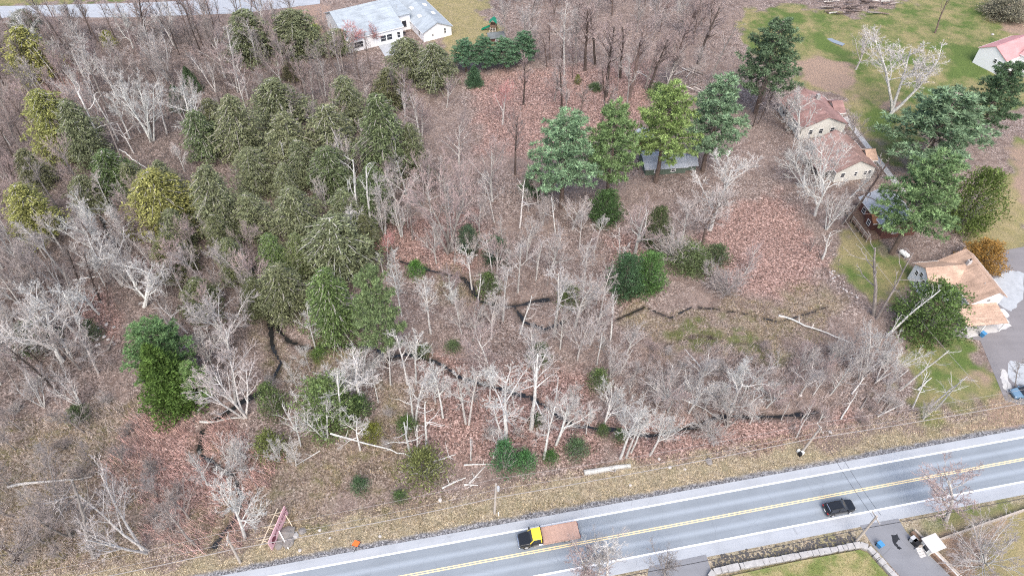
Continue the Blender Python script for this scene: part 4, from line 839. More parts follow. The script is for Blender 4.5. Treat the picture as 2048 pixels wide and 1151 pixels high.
def stone(u, v, r, label, mat='rock', group=None, name='boulder', z=.25):
    x, y = G(u,v); o = bpy.data.objects.new(name, rnd.choice(STN)); link(o)
    o.location = (x,y,gz(x,y)+r*z); o.scale = (r*rnd.uniform(.8,1.3),r,r*rnd.uniform(.7,1)); o.rotation_euler = (0,0,rnd.uniform(0,6))
    o.data = o.data.copy() if False else o.data
    if not o.material_slots: o.data.materials.append(M['rock'])
    o.material_slots[0].link = 'OBJECT'; o.material_slots[0].material = M[mat]
    return tag(o, label, 'rock', group)
stone(574,1068,1.25,'large grey boulder behind the billboard props'); stone(578,1084,.8,'grey boulder at the foot of the white billboard prop'); stone(558,1090,.7,'small grey boulder under the billboard edge'); stone(590,1072,.55,'pale rock beside the large boulder','stone'); stone(606,1062,.6,'brownish rock lying apart from the boulders')
M['white_rock'] = simple('pale_rock', (.46,.43,.41), .9, .2, 3)
for i in range(12):
    stone(rnd.uniform(188,232),rnd.uniform(636,690),rnd.uniform(.18,.38),'small white rock in the leaf litter of the grey wood','white_rock','white rocks in the grey wood',name='white_stone')
for i in range(22):
    v = rnd.uniform(535,600); stone(1655+(v-535)*.75+rnd.uniform(-8,14),v,rnd.uniform(.12,.24),'pale stone in the tumbled row edging the house lots','white_rock','tumbled stone row',name='white_stone')
for u, v in ((1318,918),(1339,934),(1370,938),(1417,924),(1260,970),(1600,792),(1660,865),(880,1000),(760,1072),(640,1060),(660,1075),(600,1100)):
    stone(u,v,rnd.uniform(.2,.34),'small pale stone lying on the road bank','white_rock','stones on the road bank',name='white_stone')
stone(1418,923,.6,'rounded grey boulder at the top of the verge'); stone(1985,70,.5,'pale rock on the lawn near the pink-roofed house','white_rock'); stone(1962,128,.7,'pinkish flat rock in lush grass by the pink-roofed house','white_rock')

# ------------------------------------------------------------------ houses
def gable(root, x0, x1, y0, y1, e0, e1, rz, rp, axis, wm, rm, ov=.4, base=-.1, trim=True, roofname='roof'):
    b0, b1, a0, a1 = (x0,x1,y0,y1) if axis == 'y' else (y0,y1,x0,x1)
    MB().ext([(b0,base),(b1,base),(b1,e1),(rp,rz),(b0,e0)],a0,a1,axis).build('wall',wm,root)
    s0 = (rz-e0)/(rp-b0) if rp > b0 else 0; s1 = (rz-e1)/(b1-rp) if b1 > rp else 0
    L, Rr = b0-ov, b1+ov; zl = e0-s0*ov+.02; zr = e1-s1*ov+.02
    r = MB().ext([(L,zl),(rp,rz+.02),(Rr,zr),(Rr,zr+.17),(rp,rz+.19),(L,zl+.17)],a0-ov,a1+ov,axis).build(roofname,rm,root)
    if trim:
        for b, z in ((L,zl),(Rr,zr)): MB().ext([(b-.05 if b == L else b+.005,z-.02),(b-.005 if b == L else b+.05,z-.02),(b-.005 if b == L else b+.05,z+.175),(b-.05 if b == L else b+.005,z+.175)],a0-ov,a1+ov,axis).build('gutter',M['trim'],r)
        t2 = MB().ext([(rp-.16,rz+.195-.16*s0),(rp,rz+.20),(rp+.16,rz+.195-.16*s1),(rp+.16,rz+.225-.16*s1),(rp,rz+.235),(rp-.16,rz+.225-.16*s0)],a0-ov+.01,a1+ov-.01,axis)
        t2.build('ridge_cap',rm,r)
    return r
def window(root, x, y, z, face, w=1.0, h=1.2, name='window', pane='glass', mull=True):
    """face: 'S','N','E','W' in the house frame; x,y on the wall plane"""
    fr = MB(); pn = MB()
    d = {'S':(0,-1),'N':(0,1),'E':(1,0),'W':(-1,0)}[face]
    def bx(mb, u0,u1,z0,z1,p0,p1):
        if face in 'SN': ys = sorted((y+d[1]*p0,y+d[1]*p1)); mb.box(x+u0,x+u1,ys[0],ys[1],z0,z1)
        else: xs = sorted((x+d[0]*p0,x+d[0]*p1)); mb.box(xs[0],xs[1],y+u0,y+u1,z0,z1)
    bx(fr,-w/2-.1,-w/2,z-.1,z+h+.1,-.02,.07); bx(fr,w/2,w/2+.1,z-.1,z+h+.1,-.02,.07); bx(fr,-w/2,w/2,z-.1,z,-.02,.07); bx(fr,-w/2,w/2,z+h,z+h+.1,-.02,.07)
    if mull: bx(fr,-w/2,w/2,z+h/2-.03,z+h/2+.03,-.02,.06)
    f = fr.build(name,M['trim'],root); bx(pn,-w/2,w/2,z,z+h,-.02,.03); pn.build('pane',M[pane],f); return f
# -- large white house with grey roofs (top)
h = empty('white_house',(-47.0,185.8,0),math.radians(29))
tag(h,'large white house with weathered grey roofs and skylights beside the yellowed lawn','house')
r1 = gable(h,0,17,0,19,4.0,4.0,7.2,12,'x',M['white'],M['roof_grey'])
MB().box(17.02,21.5,5,17,-.1,4.9).build('wall',M['white'],h); MB().box(16.9,21.9,4.4,17.4,4.92,5.1).build('flat_roof',M['roof_grey'],h)
r2 = gable(h,21.6,30.6,-4.5,19,2.9,2.9,4.9,26.1,'y',M['white'],M['roof_grey'])
for sx, sy in ((23.9,3.2),(23.9,9.2),(28.3,3.2),(28.3,9.4)):
    z = 4.9-abs(sx-26.1)*(2/4.5)
    q = MB().box(sx-.55,sx+.55,sy-.7,sy+.7,z+.05,z+.42).build('skylight',M['skylight'],r2,bevel=.08)
for x, w in ((3.2,2.6),(10.8,1.6),(12.7,1.6),(15.6,.9)): window(h,x,0,1.0,'S',w,1.7)
for y in (3,7,11,15): window(h,0,y,1.2,'W',1.2,1.5)
window(h,19.5,5,1.0,'S',1.4,2.0,'door',mull=False); window(h,21.6,-1.5,.9,'W',1.2,1.4); window(h,24.5,-4.5,1.3,'S',.5,.6); window(h,28.5,-4.5,1.2,'S',.5,1.5)
MB().tube([(19.5,10,5.1),(19.5,10,5.7)],[.12,.12],8).build('vent_pipe',M['grey_metal'],h)
# -- two brown-roofed houses
h = empty('brown_roofed_house',(70.9,143.5,0),math.radians(10)); tag(h,'cream house with reddish-brown roof and side gable beside the lawn footpath','house')
gable(h,0,11.4,0,12.4,3.3,3.3,5.7,5.8,'y',M['cream'],M['roof_redbrown'])
gable(h,11.42,13.6,5.0,10.5,3.0,3.0,4.5,7.7,'x',M['cream'],M['roof_redbrown'],roofname='porch_roof')
for y in (2.5,6,9.5): window(h,0,y,1.1,'W',1.0,1.3)
for x in (2.5,5.2,8.2): window(h,x,0,1.1,'S',1.0,1.3)
MB().box(6.8,7.6,8.0,8.8,4.8,6.6).build('chimney',M['stone'],h)
h = empty('brown_roofed_house',(73.8,126.4,0),math.radians(10)); tag(h,'cream house with light brown roof and lean-to porch facing the brown cabin','house')
gable(h,0,9.5,0,11.5,3.2,3.2,5.7,4.8,'y',M['cream'],M['roof_brown'])
gable(h,9.52,11.4,3.0,7.0,2.9,2.9,4.2,5.0,'x',M['cream'],M['roof_tan'],roofname='porch_roof')
MB().ext([(-3.4,2.1),(-.02,3.0),(-.02,3.15),(-3.4,2.25)],1.0,9.0,'y').build('porch_roof',M['roof_brown'],h)
for y in (1.3,5,8.7): MB().box(-3.3,-3.15,y-.07,y+.07,-.1,2.1).build('porch_post',M['trim'],h)
for x, w in ((1.8,.9),(5.0,.6),(7.4,.7),(8.4,.7)): window(h,x,0,1.3,'S',w,1.1)
window(h,0,3,1.0,'W',1.0,1.2); window(h,0,6.5,1.0,'W',1.0,1.2)
# -- brown cabin with deck
h = empty('brown_cabin',(77.6,107.4,0),math.radians(10)); tag(h,'dark brown cabin with grey metal roof and railed deck under the pines','cabin')
gable(h,0,8.0,0,9.6,3.3,3.3,5.2,4.4,'y',M['brown_wall'],M['roof_metal'])
gable(h,-1.0,-.02,2.2,5.0,2.7,2.7,3.9,3.6,'x',M['brown_wall'],M['roof_orange'],roofname='dormer_roof',ov=.25)
window(h,3.0,0,1.2,'S',1.1,1.2); window(h,-1.0,3.6,1.1,'W',.9,1.1); window(h,0,7.3,1.1,'W',1.0,1.2)
dk = MB().box(-3.2,-.02,-.5,9.0,.5,.62).build('deck',M['brown_wood'],h)
for k in range(14): MB().box(-3.2,-.02,-.48+k*.67,.12+k*.67,.625,.66).build('deck_board',M['brown_wood'],dk)
MB().box(-3.25,-3.1,-.5,9.0,1.55,1.67).build('rail',M['wood'],h); MB().box(-3.22,-3.12,-.5,9.0,1.05,1.12).build('rail',M['wood'],h)
for k in range(7): MB().box(-3.24,-3.1,-.48+k*1.57,-.36+k*1.57,-.1,1.55).build('rail_post',M['wood'],h)
# -- tan-roofed white house (right)
h = empty('tan_roofed_house',(81.3,84.9,0),math.radians(6)); tag(h,'white two-storey house with tan shingle roof beside the cracked parking yard','house')
r4 = gable(h,4.2,10.2,.6,11.4,3.9,5.2,6.5,8.4,'y',M['white'],M['roof_tan'])
gable(h,-1.0,6.2,5.4,11.2,4.0,4.0,5.7,8.3,'x',M['white'],M['roof_tan'],roofname='cross_roof')
MB().ext([(-3.9,2.55),(.58,3.15),(.58,3.32),(-3.9,2.72)],1.6,9.6,'x').build('carport_roof',M['roof_tan'],h)
for x, y in ((1.8,-3.6),(5.5,-3.6),(9.3,-3.6),(9.3,-.2),(1.8,-.2)): MB().box(x-.08,x+.08,y-.08,y+.08,-.05,2.6 if y < -2 else 3.0).build('carport_post',M['trim'],h)
MB().box(9.62,9.72,-3.9,.5,2.35,2.75).build('fascia_board',M['trim'],h)
for y, z in ((7.3,3.1-.7),(8.6,3.1),(8.3,1.0),(9.8,2.4)): window(h,-1.0,y,z,'W',.75,.95)
window(h,7.6,.6,3.75,'S',.7,.6); window(h,5.2,5.4,1.5,'S',.8,1.1)
MB().box(6.9,7.5,8.1,8.7,5.5,6.9).build('chimney',M['shed_white'],h); MB().tube([(7.2,8.4,6.9),(7.2,8.4,7.3)],[.14,.14],8).build('vent_pipe',M['black'],h)
MB().tube([(7.3,3.0,5.6),(7.3,3.0,6.4)],[.05,.05],6).build('vent_pipe',M['grey_metal'],h)
MB().ext([(2.9,1.9),(5.2,2.5),(5.2,2.62),(2.9,2.02)],1.0,4.15,'x').build('entry_roof',M['palecon'],h)
# -- pink-roofed white house (right edge)
h = empty('pink_roofed_house',(133.4,175.4,0),math.radians(28)); tag(h,'white house with pink roof at the edge of the lawn','house')
gable(h,0,14,-2.3,6,4.4,4.4,6.6,2.0,'x',M['white'],M['roof_pink'],ov=.25)
gable(h,5.5,13,-6.5,-2.32,5.0,5.0,7.2,9.2,'y',M['white'],M['roof_pink'],ov=.25)
for x in (1.1,): window(h,x,-2.3,2.4,'S',.8,1.1)
for y in (0.4,-.9): window(h,0,y,2.6,'W',.8,1.0)
window(h,5.5,-4.5,2.4,'W',.9,1.2)
# -- derelict cabin beneath the pines
h = empty('derelict_cabin',(31.0,129.0,0),math.radians(6)); tag(h,'derelict low cabin with grey roof hidden beneath the tall pines','cabin')
gable(h,0,9.5,0,6.5,1.9,1.9,3.1,3.3,'x',M['green_wall'],M['roof_metal'],trim=False)
gable(h,9.52,12.2,.8,4.6,1.6,1.6,2.7,2.7,'x',M['green_wall'],M['roof_metal'],trim=False,roofname='porch_roof')
window(h,2.5,0,.7,'S',.9,.8); window(h,6.5,0,.7,'S',.9,.8)
h = empty('garden_shed',(31.2,140.4,0),math.radians(18)); tag(h,'small grey-roofed shed standing between the tall pines','shed')
gable(h,0,3.4,0,3.2,1.9,1.9,2.8,1.7,'y',M['brown_wall'],M['roof_grey'],trim=False); window(h,1.7,0,.8,'S',.6,.6)
x, y = G(994,84); h = empty('garden_shed',(x-2.2,y-1.0,0),math.radians(12)); tag(h,'low dark shed with charcoal hip roof behind the play set','shed')
gable(h,0,4.4,0,2.8,1.7,1.7,2.5,1.4,'x',M['brown_wall'],M['roof_dark'],trim=False); window(h,2.2,0,.6,'S',.8,.7)

# ------------------------------------------------------------------ vehicles
def wheel(root, x, y, r, w, side):
    t = MB().tube([(x,y-w/2,r),(x,y+w/2,r)],[r,r],16).build('tyre',M['tyre'],None); 
    e = t; e.name = 'wheel'; e.parent = root
    yy = y+side*(w/2+.012); MB().tube([(x,yy-.012,r),(x,yy+.012,r)],[r*.62,r*.55],12).build('rim',M['rim'],e); return e
def veh(name, e, n, heading, label, cat='car'):
    p = RE*e+RN*n; return tag(empty(name,(p[0],p[1],.004),RA+heading),label,cat)
def loft(secs):
    """secs: list of (x, halfwidth_bottom, halfwidth_top, z0, z1)"""
    mb = MB(); V = []
    for x, wb, wt, z0, z1 in secs: V += [(x,-wb,z0),(x,wb,z0),(x,wb,z0+(z1-z0)*.6),(x,wt,z1),(x,-wt,z1),(x,-wb,z0+(z1-z0)*.6)]
    n = 6; f = [tuple(range(n-1,-1,-1)), tuple(range((len(secs)-1)*n,len(secs)*n))]
    for i in range(len(secs)-1):
        for k in range(n): a = i*n+k; b = i*n+(k+1)%n; f.append((a,b,b+n,a+n))
    mb.add(V,f); return mb
def suv(t, paint, dark=True):
    b = loft([(-2.35,.80,.78,.42,.98),(-2.2,.92,.88,.32,1.06),(-1.0,.94,.90,.28,1.08),(.8,.94,.90,.28,1.06),(1.5,.93,.86,.28,1.02),(2.15,.88,.78,.30,.94),(2.36,.70,.62,.40,.80)]).build('body',paint,t,bevel=.05,smooth=False)
    g = MB(); g.add([(-2.12,-.82,1.05),(1.1,-.84,1.05),(1.1,.84,1.05),(-2.12,.82,1.05),(-1.75,-.66,1.62),(.25,-.68,1.66),(.25,.68,1.66),(-1.75,.66,1.62)],[(3,2,1,0),(4,5,6,7),(0,1,5,4),(1,2,6,5),(2,3,7,6),(3,0,4,7)]); g.build('windows',M['glass'],t,bevel=.04)
    r = MB(); r.add([(-1.9,-.69,1.60),(.15,-.70,1.645),(.15,.70,1.645),(-1.9,.69,1.60),(-1.85,-.62,1.69),(.05,-.62,1.73),(.05,.62,1.73),(-1.85,.62,1.69)],[(3,2,1,0),(4,5,6,7),(0,1,5,4),(1,2,6,5),(2,3,7,6),(3,0,4,7)]); rf = r.build('roof',paint,t,bevel=.03)
    for s in (-1,1):
        MB().beam((-1.6,s*.6,1.75),(-.1,s*.6,1.78),.05).build('roof_rail',M['black'],rf)
        for xx, x2 in ((.95,.12),(-2.05,-1.85)): MB().beam((xx,s*.845,1.06),(x2,s*.69,1.66),.08).build('pillar',paint,t)
        MB().beam((-.55,s*.86,1.06),(-.55,s*.69,1.66),.09).build('pillar',paint,t)
        MB().box(.72,.92,s*1.0-.11,s*1.0+.11,1.02,1.2).build('mirror',paint,t,bevel=.03)
        MB().box(2.2,2.33,s*.62-.16,s*.62+.16,.66,.80).build('headlight',M['lamp_white'],t,bevel=.02)
        MB().box(-2.37,-2.2,s*.70-.14,s*.70+.14,.74,1.0).build('tail_light',M['lamp_red'],t,bevel=.02)
        for xx in (-1.42,1.42): wheel(t,xx,s*.85,.36,.24,s)
    MB().beam((-1.98,-.62,1.48),(-1.98,.62,1.48),.10,.05).build('spoiler',M['chrome'],t)
    MB().box(-2.40,-2.34,-.26,.26,.62,.74).build('number_plate',M['trim'],t); return t
suv(veh('black_suv',57.5,37.15,0,'glossy black SUV driving past the driveway entrance'),M['car_black'])
t = veh('flatbed_truck',13.2,41.0,math.pi,'flatbed truck with black bonnet, yellow cab and rusty empty deck','truck')
b = loft([(4.45,.85,.75,.55,1.15),(4.3,1.0,.9,.45,1.35),(3.4,1.05,.98,.45,1.5),(2.75,1.05,1.0,.45,1.55)]); b.build('bonnet',M['car_black'],t,bevel=.06)
MB().box(1.2,2.78,-1.02,1.02,.5,1.55).build('cab',M['black'],t,bevel=.06)
c = MB(); c.add([(1.2,-1.0,1.5),(2.95,-1.0,1.5),(2.95,1.0,1.5),(1.2,1.0,1.5),(1.25,-.84,2.28),(2.45,-.84,2.28),(2.45,.84,2.28),(1.25,.84,2.28)],[(3,2,1,0),(4,5,6,7),(0,1,5,4),(1,2,6,5),(2,3,7,6),(3,0,4,7)]); cw = c.build('cab_windows',M['glass'],t,bevel=.03)
MB().box(1.14,2.5,-.92,.92,2.24,2.42).build('cab_roof',M['yellow'],t,bevel=.07)
for s in (-1,1):
    MB().beam((2.9,s*.99,1.5),(2.42,s*.86,2.27),.1).build('pillar',M['yellow'],t); MB().beam((1.25,s*1.0,1.5),(1.27,s*.87,2.27),.14).build('pillar',M['yellow'],t)
    MB().box(2.55,2.75,s*1.28-.14,s*1.28+.14,1.5,1.95).build('mirror',M['black'],t,bevel=.03); MB().box(4.2,4.42,s*.72-.17,s*.72+.17,.85,1.08).build('headlight',M['lamp_white'],t,bevel=.03)
    MB().box(1.3,2.4,s*1.06-.1,s*1.06+.1,.42,.56).build('running_board',M['chrome'],t); MB().tube([(1.6,s*.9-.0,.62),(.95,s*.9,.62)],[.28,.28],12).build('fuel_tank',M['chrome'],t)
    wheel(t,3.45,s*.92,.5,.3,s); wheel(t,-2.6,s*.86,.5,.5,s)
MB().box(4.44,4.56,-1.0,1.0,.5,.78).build('bumper',M['chrome'],t,bevel=.03); MB().box(4.40,4.47,-.45,.45,.82,1.1).build('grille',M['chrome'],t)
MB().box(-4.2,4.0,-.5,.5,.62,.84).build('chassis',M['black'],t)
dk = MB().box(-4.55,1.0,-1.22,1.22,1.02,1.16).build('deck',M['rust'],t)
for k in range(8): MB().box(-4.5+k*.69,-3.83+k*.69,-1.16,1.16,1.163,1.18+.006*(k%3)).build('deck_plate',M['rust'],dk)
for s in (-1,1): MB().box(-4.55,1.0,s*1.26-.035,s*1.26+.035,.98,1.24).build('side_rail',M['rust'],dk)
MB().box(1.02,1.12,-1.2,1.2,1.0,2.2).build('headboard',M['black'],t); MB().box(-4.62,-4.56,-1.2,1.2,.85,1.1).build('rear_bar',M['black'],t)
for s in (-1,1): MB().box(-4.66,-4.62,s*.95-.14,s*.95+.14,.9,1.05).build('tail_light',M['lamp_red'],t)
x, y = G(2037,783,.8); t = tag(empty('blue_car',(x+1.2,y,.03),math.radians(8)),'blue car parked on pale concrete at the yard edge','car'); suv(t,M['blue_car']); t.rotation_euler = (0,0,math.radians(188))
x, y = G(2003,624,.8); t = tag(empty('white_car',(x-1.3,y-.4,.03),math.radians(8)),'white car nosing out from under the carport roof','car'); suv(t,M['white_car'])

# ------------------------------------------------------------------ utility poles and wires
def upole(bu, bv, tu, tv, label, arms=1, trans=False, arm_dir=None):
    x, y = G(bu,bv); h = min(11,height_from(y,tv)); d = y*cP+(CH-h)*sP; lx = (tu-1024)/F*d-x
    e = empty('utility_pole',(x,y,0)); MB().tube([(0,0,-.3),(lx*.5,0,h*.5),(lx,0,h)],[.19,.17,.14],10).build('pole',M['pole'],e)
    if arms:
        a = Vector((RN[0],RN[1],0)) if arm_dir is None else Vector(arm_dir); c = Vector((lx*.95,0,h*.95))
        ar = MB().beam(c-a*1.0,c+a*1.0,.11,.13).build('crossarm',M['wood'],e)
        for k in (-.9,-.3,.3,.9): q = c+a*k; MB().tube([q+Vector((0,0,.06)),q+Vector((0,0,.26))],[.05,.04],6).build('insulator',M['tank'],ar)
    if trans: MB().tube([(lx*.8+.35,.1,h*.78),(lx*.8+.35,.1,h*.88)],[.24,.24],10).build('transformer',M['grey_metal'],e)
    tag(e,label,'utility pole','utility poles by the road'); return Vector((x+lx,y,h)), Vector((x+lx*.55,y,h*.56))
P1 = upole(481,1125,454,1074,'leaning utility pole beside the braced pink billboard',1)
P2 = upole(989,1027,992,967,'plain utility pole on the straw verge near the flatbed truck',0,True)
P3 = upole(1603,904,1642,853,'crossarm utility pole standing in the red brush by the verge',1)
P4 = upole(1711,1083,1754,1031,'utility pole at the driveway entrance across the road',1)
def wire(a, b, sag, r, mat, label, group='overhead cables'):
    a, b = Vector(a), Vector(b); n = 18; pts = []
    for i in range(n+1): t = i/n; p = a.lerp(b,t); p.z -= 4*sag*t*(1-t); pts.append(p)
    return tag(MB().tube(pts,[r]*(n+1),4).build('overhead_cable',mat),label,'cable',group)
d12 = P2[0]-P1[0]; P0 = (P1[0]-d12, P1[1]-d12); P5 = (P3[0]+Vector((46,8.5,0)), P3[1]+Vector((46,8.5,0)))
nm = ['running from the billboard pole out past the grey scrub','strung between the billboard pole and the verge pole','strung between the verge pole and the crossarm pole','running from the crossarm pole past the small lawn']
for (A, B), w in zip(((P0,P1),(P1,P2),(P2,P3),(P3,P5)), nm):
    wire(A[1],B[1],.5,.055,M['wire'],'thick low telephone cable '+w)
    for k in (-.8,.8): 
        o = Vector((RN[0]*k,RN[1]*k,0)); wire(A[0]+o,B[0]+o,.8,.022,M['wire'],'thin upper power wire '+w)
for k in (-.6,.6):
    o = Vector((RE[0]*k,RE[1]*k,0)); wire(P3[0]+o,P4[0]+o,.5,.026,M['darkwire'],'dark wire crossing the road from pole to pole')
sv = Vector((RE[0]*40,RE[1]*40,0)); wire(P4[1]-sv,P4[1],.5,.045,M['darkwire'],'dark cable along the drainage ditch'); wire(P4[1],P4[1]+sv,.5,.045,M['darkwire'],'dark cable above the timber wall')
a = G(1690,440,8); b = G(1960,775,5); wire((a[0],a[1],8),(b[0],b[1],5),1.0,.035,M['wire'],'pale service wire crossing the small lawn')

# ------------------------------------------------------------------ billboard
a = G(544,1099,.35); b = G(576,1025,.35); L = float(np.hypot(*(b-a))); th = math.atan2(b[1]-a[1],b[0]-a[0])
h = empty('billboard',(a[0],a[1],0),th); tag(h,'faded pink billboard with dark lettering propped on timber braces by the road','billboard')
pn = MB().box(0,L,-.05,.05,.3,2.75).build('panel',M['sign_pink'],h)
r_ = random.Random(9); x0 = L*.30
for wl_ in (4,1,3,8):                                       # lettering too blurred to read: worn dark strokes
    for i in range(wl_):
        mb = MB(); w = .17
        for s in range(3):
            k = r_.choice('hvvd')
            if k == 'h': z = 1.35+r_.choice([0,.28,.56]); mb.box(x0,x0+w,-.062,-.052,z,z+.09)
            elif k == 'v': xx = x0+r_.choice([0,w-.06]); mb.box(xx,xx+.06,-.062,-.052,1.35,2.0)
            else: mb.beam((x0+.02,-.058,1.4),(x0+w-.02,-.058,1.95),.01,.07)
        mb.build('letter',M['sign_ink'],pn); x0 += .235
    x0 += .16
MB().prism([(.5,0),(1.4,0),(1.7,.5),(1.2,1.1),(.8,1.2),(.4,.6)],0,.01).build('emblem',M['sign_ink'],pn).matrix_local = Matrix.Translation((.1,-.064,.9)) @ Matrix.Rotation(math.pi/2,4,'X')
for k in (.15,.5,.85):
    MB().box(L*k-.06,L*k+.06,.055,.17,-.2,2.7).build('post',M['pine_wood'],h)
    MB().beam((L*k+.1,.17,2.2),(L*k+.1,3.0,.0),.09).build('brace',M['pine_wood'],h); MB().beam((L*k-.1,.17,.9),(L*k-.1,1.5,1.05),.09).build('brace',M['pine_wood'],h)
MB().beam((-.3,1.5,1.15),(L+.1,1.5,1.15),.12).build('stringer',M['pine_wood'],h)
MB().beam((L*.45,-.15,1.2),(L*.12,-2.2,.05),.14).build('brace',M['trim'],h); MB().beam((L*.88,-.1,1.2),(L*.62,-1.9,.1),.1).build('brace',M['pine_wood'],h); MB().beam((L*.62,-1.9,.1),(L*.5,-.1,.3),.09).build('brace',M['pine_wood'],h)
# -- orange road-work sign
x, y = G(715,1093); h = empty('road_work_sign',(x,y,0),.4); tag(h,'orange road-work sign on a dark folding stand beside the road','sign')
MB().prism([(-.62,0),(0,-.62),(.62,0),(0,.62)],0,.03).build('panel',M['orange'],h).matrix_local = Matrix.Translation((0,0,1.35)) @ Matrix.Rotation(1.1,4,'X')
MB().beam((0,.05,.2),(0,.05,1.3),.07).build('upright',M['black'],h)
for sx, sy in ((1,1),(-1,1),(1,-1),(-1,-1)): MB().beam((0,.05,.3),(sx*.7,sy*.55,.03),.06).build('leg',M['black'],h)
# -- pole marker tags
x, y = G(997,1031); h = tag(empty('marker_post',(x,y,0)),'white marker post beside the verge utility pole','post'); MB().box(-.06,.06,-.04,.04,-.1,.9).build('post',M['tank'],h); MB().box(-.09,.09,-.06,.06,.9,1.15).build('cap',M['tank'],h)
x, y = G(1601,908); h = tag(empty('equipment_box',(x,y,0),.4),'black and white utility boxes at the foot of the crossarm pole','box'); MB().box(-.5,-.1,-.35,.2,0,.8).build('cabinet',M['black'],h,bevel=.03); MB().box(.02,.42,-.25,.25,0,.7).build('cabinet',M['tank'],h,bevel=.03); MB().box(-.3,.1,.35,.7,0,.6).build('cabinet',M['tank'],h,bevel=.03)

# ------------------------------------------------------------------ play set, grill, tank, bins
x, y = G(987,62); h = empty('play_set',(x,y,0),math.radians(-8)); tag(h,'wooden play set with green roof and green slide on the yellow lawn','play set')
for sx in (-.8,.8):
    for sy in (-.8,.8): MB().box(sx-.08,sx+.08,sy-.08,sy+.08,-.1,3.0).build('post',M['brown_wood'],h)
MB().box(-.95,.95,-.95,.95,1.4,1.52).build('platform',M['brown_wood'],h)
MB().ext([(-1.2,2.8),(0,3.9),(1.2,2.8),(1.2,2.92),(0,4.02),(-1.2,2.92)],-1.2,1.2,'y').build('roof',M['green_plastic'],h)
for s in (-1,1): MB().box(-.9,.9,s*.9-.04,s*.9+.04,1.55,2.2).build('side_panel',M['brown_wood'],h)
MB().add([],[]) ; sl = MB(); sl.add([(-.9,-.35,1.5),(-.9,.35,1.5),(-3.7,.35,.15),(-3.7,-.35,.15),(-.9,-.35,1.4),(-.9,.35,1.4),(-3.7,.35,.05),(-3.7,-.35,.05)],[(0,1,2,3),(7,6,5,4),(0,3,7,4),(1,5,6,2),(0,4,5,1),(3,2,6,7)]); so = sl.build('slide',M['green_plastic'],h)
for s in (-1,1): MB().beam((-.9,s*.38,1.65),(-3.7,s*.38,.28),.08,.25).build('slide_rim',M['green_plastic'],so)
for s in (-.7,0,.7): MB().beam((s,-.95,1.5),(s*1.5,-2.1,0),.16).build('ladder_rail',M['wood'],h)
for k in range(4): MB().beam((-.75-.1*k,-1.2-.25*k,1.2-.33*k),(.75+.1*k,-1.2-.25*k,1.2-.33*k),.1).build('rung',M['wood'],h)
def grill(u, v, label):
    x, y = G(u,v); h = tag(empty('barbecue_grill',(x,y,.05)),label,'grill'); MB().tube([(0,0,.75),(0,0,.9),(0,0,1.1),(0,0,1.22)],[.3,.5,.42,.1],12).build('bowl',M['black'],h)
    for k in range(3): a = k*2.09; MB().beam((.25*math.cos(a),.25*math.sin(a),.8),(.5*math.cos(a),.5*math.sin(a),0),.05).build('leg',M['black'],h)
grill(809,72,'round black barbecue grill on the patio of the white house'); 
x, y = G(793,76); h = tag(empty('garden_bench',(x,y,.05),math.radians(28)),'dark garden bench against the white house wall','bench')
MB().box(-.8,.8,-.25,.25,.42,.5).build('seat',M['black'],h); MB().box(-.8,.8,.25,.32,.5,.95).build('backrest',M['black'],h)
for s in (-.7,.7): MB().box(s-.05,s+.05,-.22,.28,0,.42).build('leg',M['black'],h)
x, y = G(1806,512); h = tag(empty('gas_tank',(x,y,0),math.radians(120)),'white horizontal gas tank on the grass below the pines','tank')
MB().tube([(-1.15,0,.75),(-1.0,0,.75),(-.85,0,.75),(.85,0,.75),(1.0,0,.75),(1.15,0,.75)],[.12,.4,.5,.5,.4,.12],14).build('shell',M['tank'],h,smooth=True)
for s in (-.6,.6): MB().box(s-.1,s+.1,-.35,.35,-.05,.35).build('foot',M['grey_metal'],h)
MB().tube([(0,0,1.2),(0,0,1.4)],[.16,.16],10).build('valve_dome',M['tank'],h)
def bin_(u, v, mat, label, name='recycling_bin'):
    x, y = G(u,v); h = tag(empty(name,(x,y,.02),.5),label,'bin'); b = MB(); b.add([(-.26,-.3,0),(.26,-.3,0),(.26,.3,0),(-.26,.3,0),(-.34,-.4,.95),(.34,-.4,.95),(.34,.4,.95),(-.34,.4,.95)],[(3,2,1,0),(4,5,6,7),(0,1,5,4),(1,2,6,5),(2,3,7,6),(3,0,4,7)]); b.build('body',mat,h,bevel=.03)
    MB().box(-.38,.38,-.44,.44,.955,1.04).build('lid',mat,h,bevel=.02); MB().tube([(-.3,.36,.12),(.3,.36,.12)],[.12,.12],8).build('wheels',M['tyre'],h)
bin_(1757,1092,M['blue'],'blue recycling bin against the stone retaining wall'); bin_(1828,1088,M['black'],'black bin beside the brown timber wall'); bin_(1823,1082,M['grey_metal'],'grey bin beside the black bin')
bin_(1963,672,M['blue'],'blue bin at the corner of the carport slab'); 

# ------------------------------------------------------------------ walls across the road
def wall_run(root, P, w, h, step, seed, nm, mat):
    r = random.Random(seed)
    for i in range(len(P)-1):
        a, b = Vector(P[i]), Vector(P[i+1]); L = (b-a).length; d = (b-a)/L; nrm_ = Vector((-d.y,d.x)); s = 0
        while s < L-.15:
            l = min(step*r.uniform(.7,1.35), L-s); ww = w*r.uniform(.88,1.1); hh = h*r.uniform(.9,1.08); c = a+d*(s+l/2)
            pts = []
            for sx, sy in ((-1,-1),(1,-1),(1,1),(-1,1)): q = c+d*(sx*(l/2-.02))+nrm_*(sy*ww/2)+Vector((r.uniform(-.05,.05),r.uniform(-.05,.05))); pts.append((q.x,q.y))
            MB().prism(pts,-.2,hh).build(nm,mat,root,bevel=.04); s += l
h = empty('stone_retaining_wall',(0,0,0)); tag(h,'pale stone retaining wall curving round the raised corner lawn','wall')
